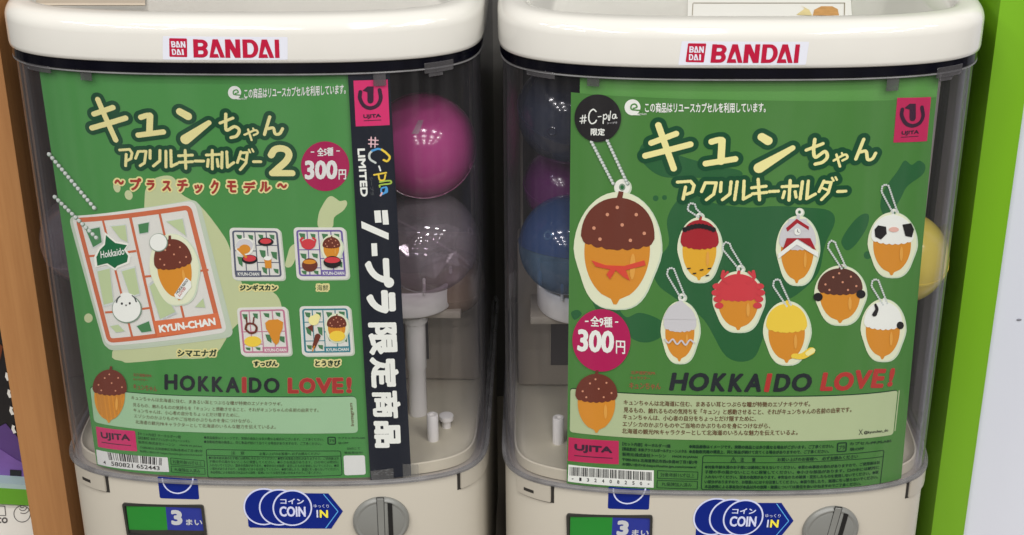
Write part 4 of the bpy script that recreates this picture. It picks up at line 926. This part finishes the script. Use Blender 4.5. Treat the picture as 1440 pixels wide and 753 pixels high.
C5 = ['●対象年齢未満のお子様には絶対に与えないでください。●思わぬ事故の恐れがありますので、ご使用後はお', '子様の手の届かないところに保管してください。●小さな部品があります。口の中には絶対に', '入れないでください。窒息の危険があります。●安全のため破損・変形したものを使用しないでください。●鋭', 'い部分がありますので、お取扱いには十分注意してください。●振り回したり、無理に引っ張らないでください。', '本品使用による事故及び本品以外の故障・破損については責任を負いかねますのでご了承ください。']
p5 = [(txt, 293.8+.55*k, 645.4+5.1*k, 476.5-(24 if k == 4 else 0), 646.3+5.05*k, 4) for k, txt in enumerate(C5)]
ladder(p, p5, GTXT, 0, -.03)
p.frame([(460.3, 614.2), (472.2, 614.2), (472.5, 625.2), (460.6, 625.2)], .0012, .0007, GTXT, 0); p.text('プラ', (462.6, 622), (470, 622), (462.6, 617.6), GTXT, 0, .02)
p.rrect([(483, 640.6), (513, 640.2), (514.4, 667.2), (484.4, 668.4)], .0016, WHT, 0)
p.done('fine_print', card, z0=Z0)

# ------------------------------------------------------------------ left: black strip in front of the green card
SS = Surf(FA, .0034)
strip = empty('shop_strip', FA, ZB+.004); tag(strip, 'narrow black strip with rotated white characters hanging beside the green card', 'card')
Z1 = ZB+.004
WRK = ink('scuff_grey_ink', (96, 100, 106)); rr = random.Random(3)
p = Print(SS, 0); a0, a1 = SS.at(490, 120)[0], SS.at(521, 676)[0]; b0, b1 = SS.at(548.5, 120)[0], SS.at(578.5, 669)[0]
p.poly([(a0, LID_Z-.0058), (b0, LID_Z-.0058), (b1, SS.at(578.5, 669)[1]), (a1, SS.at(521, 676)[1])], BLKI, 0, px=False)
for k in range(34):
    x, y = rr.uniform(524, 551), rr.uniform(661, 668.5); a = rr.uniform(-.5, .2); l = rr.uniform(1.5, 5); p.line([(x, y), (x+l*math.cos(a), y+l*math.sin(a))], rr.uniform(.5, 1.3), WRK, 1)
p.done('sheet', strip, z0=Z1)
p = Print(SS, 1); p.poly([(497, 113.6), (545.2, 112), (548, 176), (500.3, 178)], PINKL, 0); u_mark(p, (520.7, 138.5), 1.0, 1)
p.bold('UJITA', (511, 168), (536, 166.6), (510.5, 161), MAUVE, 1, .5); p.line([(511.5, 170), (536, 168.8)], 1, MAUVE, 1); p.done('maker_patch', strip, z0=Z1)
p = Print(SS, 1); LTR = ink('light_pink_ink', (230, 190, 196))
p.strokes([([(518.5, 196.8), (531.5, 197.6)], 1.7), ([(518.3, 202.4), (531.5, 203.2)], 1.7), ([(522, 193), (521.6, 207)], 1.7), ([(527.8, 193.5), (527.2, 207)], 1.7)], LTR, 0)
p.strokes([([(528, 229), (520.5, 224), (519.5, 217), (523.5, 212)], 3)], SILB, 0); p.strokes([([(523.5, 212), (531, 209.5), (537, 210.5)], 3)], SKY, 1); p.strokes([([(537, 210.5), (543, 215), (548, 221), (544.5, 226.5), (539.5, 225)], 3)], YELI, 2)
p.strokes([([(533, 234), (535, 240)], 2.2)], WHT, 0)
p.strokes([([(526, 246), (543, 243)], 2.4), ([(532, 245), (534, 253), (540, 253), (542, 246)], 2.4)], YELI, 0); p.strokes([([(534, 256), (548, 254), (549, 258), (535, 260), (534, 263)], 2.2)], LIME, 1)
p.strokes([([(543, 263), (536.5, 265), (537, 271), (544, 270), (543.5, 264), (541, 271), (535.5, 274)], 2.3)], SKY, 2); p.strokes([([(537, 271), (535, 275)], 2.2)], LTR, 3)
p.bold('LIMITED', (502.3, 209), (507, 277), (513.2, 208.6), WHT, 0, .85); p.text('シープラ', (519.5, 249), (521, 275), (524.5, 249), DOTG, 0, .03)
p.done('shop_lettering', strip, z0=Z1)
p = Print(SS, 1)
for ch, x0, x1, y0, y1, g in (('プ', 512.5, 555, 363, 405, 3.0), ('ラ', 514.5, 557.5, 408, 441, 3.2), ('限', 517, 560, 453.5, 499.5, 2.3), ('定', 519.5, 562, 502.5, 546, 2.3), ('商', 522.5, 564.5, 549.5, 588.5, 2.0), ('品', 525, 564.5, 592, 630, 2.6)):
    sh = (y1-y0)*.055
    p.bold(ch, (x0, y0), (x0+sh, y1), (x1-sh, y0-.3), WHT, 0, g)
W_ = lambda q: p.poly(q, WHT, 0)
W_([(526, 296.5), (535, 296), (536.5, 313), (527.5, 313.5)]); W_([(537, 296), (545, 295.6), (547, 316), (538.5, 316)]); W_([(508, 311), (546.5, 328), (546.5, 337.5), (508.6, 321)]); W_([(522, 342.5), (530, 342.2), (531, 360), (523, 360.5)])
p.done('headline_lettering', strip, z0=Z1)
TAPE = clear_mat('clear_tape', (.80, .80, .78), (.6, .6, .6), .25, .05, haze=.12, hazecol=(.6, .6, .57))
p = Print(SS, 6); p.poly([(566, 652), (588, 652.5), (590, 679), (567, 680)], TAPE, 0); p.poly([(521, 662), (553, 658), (554, 676), (523, 677.5)], TAPE, 0); p.done('tape', strip, z0=Z1)

# ------------------------------------------------------------------ right: plain green backing card, then the printed card
SK = Surf(FB, .0066)
back = empty('backing_card', FB, ZB+.004); tag(back, 'light green blank card standing just behind the nine tag card', 'card'); Z2 = ZB+.004
p = Print(SK, 0); a, b = SK.at(815.5, 118), SK.at(1319, 122)
p.poly([(a[0], LID_Z-.006), (b[0], LID_Z-.006), (b[0], ZB+.004), (a[0], ZB+.004)], GB2, 0, px=False); p.done('sheet', back, z0=Z2)
SP = Surf(FB, .0050)
cb = empty('display_card', FB, ZB+.002); Z3 = ZB+.002; tag(cb, 'bright green display card picturing nine acrylic tags on chains and a black round sticker', 'card')
p = Print(SP, 0)
p.poly([(803, 130), (1060, 136.5), (1316, 137)] if False else [SP.at(803, 130), SP.at(1316.5, 136.5), np.array([SP.at(1266, 684)[0], SP.at(797, 680)[1]]), SP.at(797, 680)], GB, 0, px=False)
def smooth_poly(p, q, mt, layer):
    P_ = np.array(q, float); e = np.vstack([P_[-1:], P_, P_[:2]]); o = []
    for i in range(1, len(e)-2):
        for k in range(5):
            t = k/5; o.append(tuple(.5*((2*e[i])+(-e[i-1]+e[i+1])*t+(2*e[i-1]-5*e[i]+4*e[i+1]-e[i+2])*t*t+(-e[i-1]+3*e[i]-3*e[i+1]+e[i+2])*t**3)))
    p.poly(o, mt, layer)
for q in ([(940, 345), (938, 310), (950, 285), (968, 272), (1000, 285), (1050, 292), (1090, 290), (1130, 292), (1165, 296), (1174, 312), (1160, 345), (1150, 385), (1120, 415), (1092, 430), (1075, 470), (1058, 505), (1022, 502), (990, 450), (950, 420), (925, 400), (918, 372)],
          [(1186, 348), (1184, 336), (1200, 312), (1214, 301), (1222, 304), (1218, 322), (1204, 343), (1193, 352)], [(1238, 288), (1244, 266), (1262, 241), (1272, 226), (1282, 232), (1292, 226), (1301, 233), (1297, 246), (1276, 262), (1266, 280), (1252, 302), (1243, 303)],
          [(829, 406), (840, 396), (855, 398), (866, 425), (880, 446), (900, 440), (928, 450), (938, 466), (915, 481), (890, 477), (868, 452), (842, 442)], [(803, 440), (812, 436), (818, 442), (808, 450)], [(902, 226), (901, 206), (918, 198), (945, 215), (1000, 232), (1040, 240), (1036, 250), (975, 250), (930, 248)]):
    smooth_poly(p, q, GBD, 1)
for c, r in (((1220, 359), 5.5), ((922, 279), 4), ((934.5, 278), 3.4)): p.disc(c, r, r, GBD, 1, 20)
p.done('sheet', cb, z0=Z3)
p = Print(SP, 3)
st = [([(925.8, 176), (936, 205), (947.4, 237)], 8.6), ([(915.9, 201), (950.7, 188)], 8.2), ([(907.6, 219), (970.7, 203)], 8.6), ([(1000.6, 199.3), (1009, 197), (1015, 196.8)], 8.6), ([(1015.3, 198), (1013.8, 227)], 10), ([(992.3, 230), (1033.8, 223.5)], 8.4),
      ([(1071, 192.5), (1080, 198)], (11, 12)), ([(1067.5, 236), (1114.5, 208)], (15, 7.5)), ([(1133.7, 211), (1157, 202)], 4.6), ([(1145.6, 196), (1144, 212), (1147, 221), (1159.6, 213), (1163.2, 220.7), (1156.3, 228), (1146.3, 230.7)], 4.8),
      ([(1172.2, 225.7), (1187.8, 217.4), (1191.2, 221.7), (1184.5, 225.7)], 3.4), ([(1176, 217.4), (1181, 234)], 3.4), ([(1183.5, 215), (1185, 218.3)], 2.8), ([(1214.3, 196), (1203.4, 223.5)], 4.8), ([(1210, 213.5), (1217.6, 213), (1220, 224), (1226.5, 223), (1231, 215.5)], 4.6)]
p.strokes(st, CRM, 0, DGR, 6.8)
st = [([(952.7, 256), (971, 254.8), (976, 260.7), (973.5, 270), (965.8, 273)], 4.4), ([(964, 263), (960.6, 279.7)], 4.4), ([(991.7, 257.3), (986.5, 269.3)], 4.4), ([(991.7, 257), (1007.2, 257), (1003.5, 273), (993.4, 280.7)], 4.4), ([(1014, 256.6), (1013, 269.3)], 4.4), ([(1028, 255.5), (1026.2, 272.8), (1015.9, 280.7)], 4.4),
      ([(1036.6, 255.5), (1033, 280.7)], 4.4), ([(1046.2, 254.5), (1045.2, 280), (1055.5, 274.5)], 4.4), ([(1057, 264), (1077, 261.8)], 4.4), ([(1058, 272.5), (1078, 270.4)], 4.4), ([(1066, 252), (1068, 281)], 4.4), ([(1082, 269.3), (1094.5, 268.7)], 4.4), ([(1099.7, 262.4), (1121.4, 261.4)], 4.4), ([(1111, 253.8), (1109.4, 281.4)], 4.4),
      ([(1103, 269.3), (1100.7, 278)], 4.2), ([(1118, 269.3), (1119.4, 277.3)], 4.2), ([(1128.3, 255.5), (1125, 279.7)], 4.4), ([(1136.6, 254.5), (1134.2, 279.4), (1146.3, 272.8)], 4.4), ([(1158.4, 254.5), (1151.5, 269.3)], 4.2), ([(1158.4, 256.3), (1168.7, 256.3), (1164.5, 271), (1155, 280.7)], 4.2), ([(1157, 264.5), (1164.5, 267.6)], 3.2),
      ([(1169.8, 250), (1172, 254)], 3), ([(1174.6, 249), (1176.8, 253)], 2.8), ([(1177.8, 269.3), (1189, 268.7)], 4.4)]
p.strokes(st, CRM, 0, DGR, 6.4, smooth=False)
p.done('title_lettering', cb, z0=Z3)
p = Print(SP, 3); swirl(p, (889.5, 151), 11.2, 0, GB)
p.text('この商品はリユースカプセルを利用しています。', (907, 158.5), (1076.5, 158.5), (907, 144), WHT, 0, .02); p.text('eternium', (894, 161.8), (909, 161.8), (894, 158.6), WHT, 0); p.done('recycling_line', cb, z0=Z3)
p = Print(SP, 10); p.disc((841, 165.6), 32.6, 33.4, BLK2, 0, 60)
p.strokes([([(816.5, 165.5), (825, 164.5)], 1.3), ([(816, 170), (824.5, 169)], 1.3), ([(820, 161.5), (818.5, 173)], 1.3), ([(823.5, 161), (822, 172.5)], 1.3), ([(838.5, 156), (834.5, 153), (829.5, 158), (828.5, 167), (832, 173), (837, 171.5), (839, 168.5)], 1.8),
           ([(841.5, 163.5), (845.5, 163)], 1.3), ([(849, 160.5), (848.5, 173)], 1.3), ([(849, 162), (852.5, 160), (854, 163.5), (851, 167), (849.5, 165.5)], 1.3), ([(856.5, 161), (856, 167.5), (857.5, 167.5), (859, 155.5)], 1.2), ([(866, 160), (862.5, 160.5), (861.5, 165), (864.5, 165.8), (866, 160.5), (866.5, 165), (868, 165)], 1.3)], WHT, 1, cell=.0001)
p.text('シープラ', (854, 174), (868, 173.3), (854, 171), GREYI, 1, .02); p.bold('限定', (831, 190), (851, 190), (831, 179.5), WHT, 1, .4)
p.done('round_sticker', cb, 'black round sticker with thin white script', Z3)
p = Print(SP, 3); p.poly([(1261.5, 137.5), (1309, 136.3), (1303.3, 198.5), (1256, 200.5)], PINKL if False else ink('dull_pink_ink', (188, 40, 88)), 0); u_mark(p, (1282.6, 163), 1.02, 1)
p.bold('UJITA', (1267, 191), (1291.5, 189.3), (1267.4, 184), MAUVE, 1, .5); p.line([(1266.5, 193), (1291, 191.4)], 1, MAUVE, 1); p.done('maker_patch', cb, z0=Z3)
p = Print(SP, 9); p.disc((846, 478), 40.8, 44, BERRY, 0, 60)
p.bold('全9種', (830.5, 458.5), (861.5, 460), (830.5, 443), WHT, 1, .6); p.text('-', (823, 452), (828, 452), (823, 450.2), WHT, 1, .02); p.text('-', (865, 453), (869.5, 453), (865, 451.2), WHT, 1, .02)
p.bold('300', (812, 493), (863, 496), (813, 461.5), WHT, 1, 1.6); p.bold('円', (866, 496.5), (879.5, 497.2), (866, 477.5), WHT, 1, .6); p.done('price_spot', cb, 'berry pink price spot reading 300 yen', Z3)

# pictures of hanging acrylic tags
def tag_pic(c, w_, h, cap, body, label, top, chain=None, extra=None, rot=0., g=6):
    p = Print(SP, 3)
    p.disc((top[0]+1, top[1]+1), g*1.25, g*1.25, PLE, 0, 24); p.disc(top, g*1.1, g*1.1, PLW, 1, 24)
    acorn(p, c, w_*1.04, h, cap, body, 0, rot, g*.72); p.disc(top, g*.45, g*.5, SILD, 2, 16); p.disc(top, g*.25, g*.3, GBD, 3, 12)
    if chain:
        (x0, y0), (x1, y1) = chain, top
        path = [(x1-2, y1), (x0-5, y0+10), (x0-4, y0+3), (x0, y0), (x0+5, y0+2), (x0+7, y0+8), (x1+4, y1-2)]
        seg = [math.hypot(b[0]-a[0], b[1]-a[1]) for a, b in zip(path, path[1:])]; tot = sum(seg); d = 0; n = int(tot/3.1)
        for k in range(n+1):
            q = tot*k/n; i = 0
            while i < len(seg)-1 and q > seg[i]: q -= seg[i]; i += 1
            t = min(1, q/seg[i]); x = path[i][0]+(path[i+1][0]-path[i][0])*t; y = path[i][1]+(path[i+1][1]-path[i][1])*t
            p.disc((x, y), 1.55, 1.55, SILB, 4, 8)
    if extra: extra(p)
    p.done('tag_picture', cb, label, Z3)
def ex_big(p):
    balls(p, (832, 199), (862, 257), 15, 2.6, 5); balls(p, (854, 197), (882, 257), 15, 2.6, 5)
    p.poly([(832, 365), (852, 372), (878, 373), (906, 365), (908, 372), (880, 379), (886, 394), (876, 388), (866, 379), (858, 392), (853, 385), (858, 378), (838, 374)], ink('scarf_red_ink', (216, 74, 56)), 9)
tag_pic((868, 352), 108, 152, COC, OCH, 'picture of the largest tag, brown and ochre with a red scarf', (875, 263), None, ex_big, .04, 10)
def ex_curl(p):
    for k in range(9): p.disc((963+5*k, 322-5*math.sin(math.pi*k/8)), 3.6, 3.6, BLK2, 8, 14)
    for a, b in ((966, 376), (974, 383), (984, 378), (992, 386), (995, 376)): p.poly([(a, b), (a+5, b-.6), (a+5, b+1.2), (a, b+1.8)], BLK2, 8)
tag_pic((983.5, 351), 56, 86, WINE, ink('amber_ink', (226, 172, 48)), 'picture of a tag with a wine red cap edged in black curls', (984, 304.5), (972, 285), ex_curl, .02, 5)
tag_pic((956, 467), 48, 82, GREYI, OCH, 'picture of a tag with a pale grey pointed cap', (959, 418), (943, 376), lambda p: (p.poly([(932, 448), (940, 432), (957, 421), (972, 434), (980, 449)], GREYI, 6), p.strokes([([(935, 476), (940, 481), (946, 476), (952, 483), (958, 478), (964, 484), (970, 477), (976, 481)], 2.4)], GREYI, 8)), .02, 5)
def ex_crab(p):
    for s_ in (-1, 1):
        for k in range(4): p.disc((1038+s_*(30+1.5*k if k < 2 else 33-2*k), 402+9*k), 6.2, 4.4, CRABI, 6, 16)
        p.strokes([([(1038+s_*14, 397), (1038+s_*22, 390), (1038+s_*21, 381)], 4.6), ([(1038+s_*22, 389), (1038+s_*15, 382)], 3.6)], CRABI, 6)
tag_pic((1038, 424), 66, 80, CRABI, OCH, 'picture of a tag with a coral red crab cap', (1041, 378), (1021, 340), ex_crab, .0, 5)
def ex_tower(p):
    p.poly([(1108, 324), (1109, 307), (1134, 307), (1137, 324)], GREYI, 6); p.poly([(1105, 320), (1120, 307), (1137, 318), (1137, 323), (1121, 313), (1107, 325)], WINE, 7); p.poly([(1094, 356), (1120, 336), (1150, 354), (1150, 361), (1120, 343), (1094, 363)], WHT, 8)
    p.poly([(1100, 351), (1106, 334), (1139, 334), (1147, 351), (1121, 335)], WINE, 8); p.disc((1121, 325), 4.5, 4.8, WHT, 9, 18); p.line([(1121, 325), (1121, 321.5)], .8, DOTG, 10); p.line([(1121, 325), (1123.5, 326)], .8, DOTG, 10); p.poly([(1118.5, 309), (1121, 300), (1123.5, 309)], GREYI, 6)
tag_pic((1121, 352), 54, 92, GREYI, OCH, 'picture of a tag shaped like a white clock tower with red roofs', (1124, 298), None, ex_tower, .02, 5)
tag_pic((1181, 415), 66, 78, CHOC, OCH, 'picture of a tag with a chocolate brown cap', (1185, 377), (1169, 338), lambda p: (p.disc((1150, 417), 6.5, 6, BLK2, 6, 18), p.disc((1210, 413), 6.5, 6, BLK2, 6, 18)), .0, 5)
tag_pic((1254, 344), 62, 86, WHT, OCH, 'picture of a tag with a black and white cow patterned cap', (1257, 299), (1244, 259), lambda p: (p.poly([(1229, 322), (1234, 316), (1245, 318), (1246, 328), (1238, 336), (1230, 332)], BLK2, 8), p.poly([(1268, 315), (1280, 313), (1284, 322), (1281, 333), (1272, 331)], BLK2, 8), p.disc((1256, 322), 7, 3.6, ink('blush_ink', (226, 180, 166)), 8, 18)), .02, 5)
tag_pic((1106, 468), 60, 84, YELI, OCH, 'picture of a tag with a yellow cap and a pale tail', (1108, 430), (1092, 392), lambda p: (p.strokes([([(1116, 500), (1128, 500), (1140, 493)], (8, 12))], YELI, 5), p.strokes([([(1136, 496), (1142, 492)], (8, 8))], CRM, 7)), .0, 5)
tag_pic((1241, 464), 56, 82, WHT, OCH, 'picture of a tag with a white cap and a black crane feather', (1243, 428), (1230, 392), lambda p: (p.strokes([([(1229, 441), (1232, 434), (1230, 427)], (7, 3))], BLK2, 8), p.disc((1265, 457), 5, 5.4, BLK2, 6, 18)), .02, 5)

p = Print(SP, 3)
Qp = [(802.4, 546.3), (1262, 548.8), (1255.4, 611), (801.4, 607.3)]
p.rrect([(x-.3, y-1.3) for x, y in Qp], .0022, GTXT, 0); p.rrect(Qp, .0022, PNB, 1)
ladder(p, [('キュンちゃんは北海道に住む、まあるい耳とつぶらな瞳が特徴のエゾナキウサギ。', 877, 569, 1139, 571.3, 7.6), ('見るもの、触れるものの気持ちを「キュン」と感動させること、それがキュンちゃんの名前の由来です。', 877, 579.7, 1197, 579.2, 7.8), ('キュンちゃんは、小心者の自分をちょっとだけ隠すために、', 876, 589.4, 1063, 592.2, 7.6),
           ('エゾシカのかぶりものやご当地のかぶりものを身につけながら、', 875.5, 599.4, 1083, 602.3, 7.6), ('北海道の観光PRキャラクターとして北海道のいろんな魅力を伝えているよ。', 874.6, 609.2, 1121.5, 611.4, 7.6)], BROWN, 2, -.2)
p.text('X', (1207, 611.5), (1213, 611), (1207, 604), BLK2, 2, .005); p.text('@kyunchan_do', (1214.5, 611), (1248.5, 607.6), (1214.5, 605.8), BLK2, 2, .03)
p.done('story_panel', cb, z0=Z3)
p = Print(SP, 4); acorn(p, (839, 566), 64, 84, COC, OCH, 2, .0, False); p.done('acorn_motif', cb, z0=Z3)
p = Print(SP, 3)
p.spell([('H', 940.4, 963.9, 549.3, 523.7), ('O', 966, 994.4, 550.2, 524), ('K', 998.4, 1018.8, 550.6, 524.6), ('K', 1022.9, 1043, 551.2, 525), ('A', 1045.8, 1069.7, 551.2, 525), ('D', 1086.6, 1108.8, 551, 525.3), ('O', 1110.6, 1139, 550.8, 524.6)], INKD, 0, 1.6, shear=.2)
p.spell([('I', 1074, 1080.8, 551.2, 525.3), ('L', 1152.6, 1170, 549.6, 523.9), ('O', 1170.4, 1197.7, 549.4, 523), ('V', 1198.4, 1221.8, 546.8, 520.5), ('E', 1223.9, 1241, 545.4, 518.8), ('!', 1247, 1254, 543.6, 517.6)], REDI, 0, 1.6, ink('salmon_edge_ink', (190, 84, 74)), .6, shear=.2)
p.done('slogan_lettering', cb, z0=Z3)
p = Print(SP, 3); ladder(p, [('北海道観光PR', 887, 526.3, 922, 527.3, 5), ('キャラクター', 886, 533.5, 914, 534.3, 4.6)], RB, 0, .02); p.text('キュンちゃん', (884.6, 547), (929, 548), (885, 537.5), RB, 0, .025); p.done('credit_lettering', cb, z0=Z3)
p = Print(SP, 3); p.poly([(799.8, 614.8), (870.2, 620), (870.2, 653), (798.6, 648)], ink('dull_pink_ink', (188, 40, 88)), 0)
p.bold('UJITA', (807.8, 635.4), (861, 639.6), (808, 623.6), MAUVE, 1, 1.0); p.line([(807.6, 640.3), (861.4, 644.3)], 1.5, MAUVE, 1); p.done('maker_patch', cb, z0=Z3)
p = Print(SP, 3); p.poly([(799.5, 653.2), (919.4, 661.5), (919.2, 685.8), (798.6, 677)], WHT, 0)
code = {'*': '010010100', '1': '100100001', '3': '101100000', '2': '001100001', '4': '000110001', '0': '000110100', '8': '100100100', '5': '100110000'}
bits = ''
for ch in '*132408250*':
    for k, b in enumerate(code[ch]): bits += ('1' if k % 2 == 0 else '0')*(2 if b == '1' else 1)
    bits += '0'
bars(p, (801.5, 656.3), (917, 664), (917, 676), (801.3, 668.6), bits, BLK2, 1)
for k, ch in enumerate('*132408250*'):
    t = k/10; x = 804+t*106.5; y = 675.6+t*7.3; hh = 1.8 if ch == '*' else 5.0
    p.text(ch, (x, y-(1.6 if ch == '*' else 0)), (x+3.2, y+.2-(1.6 if ch == '*' else 0)), (x, y-hh-(1.6 if ch == '*' else 0)), BLK2, 1, .02)
p.done('barcode_label', cb, z0=Z3)
p = Print(SP, 3)
for q in ([(924.3, 661.2), (982, 663.4), (981.5, 674.6), (923.9, 672.9)], [(923.8, 674.9), (981.3, 676.6), (980.9, 688), (923.3, 686.2)]): p.frame(q, .0002, .00045, GTXT, 0, 1)
p.bold('対象年齢15才以上', (928.5, 670.6), (976.8, 671.8), (928.6, 664.3), GTXT, 0, .2); p.bold('PL保険加入済み', (931, 683.4), (973, 684.8), (931, 677.6), GTXT, 0, .2)
p.frame([(987.8, 640.2), (1243.6, 632.2), (1237.8, 682.5), (985.4, 688.8)], .0018, .00055, GTXT, 0)
p.line([(987.6, 650.3), (1060, 650.6), (1120, 650), (1180, 647.2), (1242.6, 641.8)], 1.1, GTXT, 0)
ladder(p, [('【セット内容】キーホルダー1個', 875.3, 626.4, 942.5, 629.8, 5.2), ('【製品素材】本体:アクリル/ボールチェーン:メタル', 875.2, 633.6, 966, 637.2, 5.2), ('販売元:株式会社トーシン', 875.2, 641, 936.6, 643.7, 5.2), ('MADE IN JAPAN', 945.3, 643.9, 980.8, 645, 3.8), ('〒080-0016 北海道帯広市西6条南40丁目1番2号', 875, 648.2, 980.6, 652.4, 5), ('お問い合わせ:https://toshin.jpn.com/contact/', 875, 655.2, 979.3, 659.4, 5),
           ('●商品画像はイメージです。実際の商品とは多少異なる場合がございます。ご了承ください。', 969, 630.2, 1172, 629.6, 5.2), ('●自動販売機の構造上、同じ製品が続けて出てくる場合がありますので、ご了承ください。', 969, 637.4, 1165.4, 636.8, 5.2),
           ('注　　意', 1041, 649.2, 1062.5, 649.4, 6), ('お買い上げのお客様へ　必ずお読みください', 1093, 648.8, 1206, 644, 5.2), ('カプセル:PP,PS,ABS', 1194.5, 626.2, 1253.2, 621.8, 4.6), ('袋:OPP', 1194.5, 634.2, 1215, 632.6, 4.6)], GTXT, 0, -.2)
p.frame([(1177, 622.4), (1191.2, 621.4), (1190.2, 635.2), (1176.2, 636)], .0012, .0009, GTXT, 0); p.text('プラ', (1179.4, 632.4), (1187.8, 631.8), (1179.6, 626.4), GTXT, 0, .03)
p.strokes([([(1027.5, 649.5), (1031.2, 642.8), (1035, 649.5), (1027.5, 649.5)], .8), ([(1031.2, 645), (1031.2, 647.4)], .8)], GTXT, 0, cell=.00008, smooth=False)
for k, txt in enumerate(C5):
    x0 = 991-.1*k; x1 = (1237, 1236, 1235, 1234, 1210.5)[k]; xm = 1105; y0 = 659+6.9*k; y1 = (652.2, 659.2, 666, 672.8, 682.2)[k]; h = 5
    n = max(2, int(len(txt)*.5)); ymid = y0+(.5 if k < 4 else .6)
    xm = x0+(x1-x0)*n/len(txt)
    ladder(p, [(txt[:n], x0, y0, xm-.6, ymid, h), (txt[n:], xm+.6, ymid, x1, y1, h)], GTXT, 0, -.2)
p.poly([(1263.5, 549), (1265, 549), (1258.8, 606), (1257.4, 606)], PNB, 0)
p.done('fine_print', cb, z0=Z3)
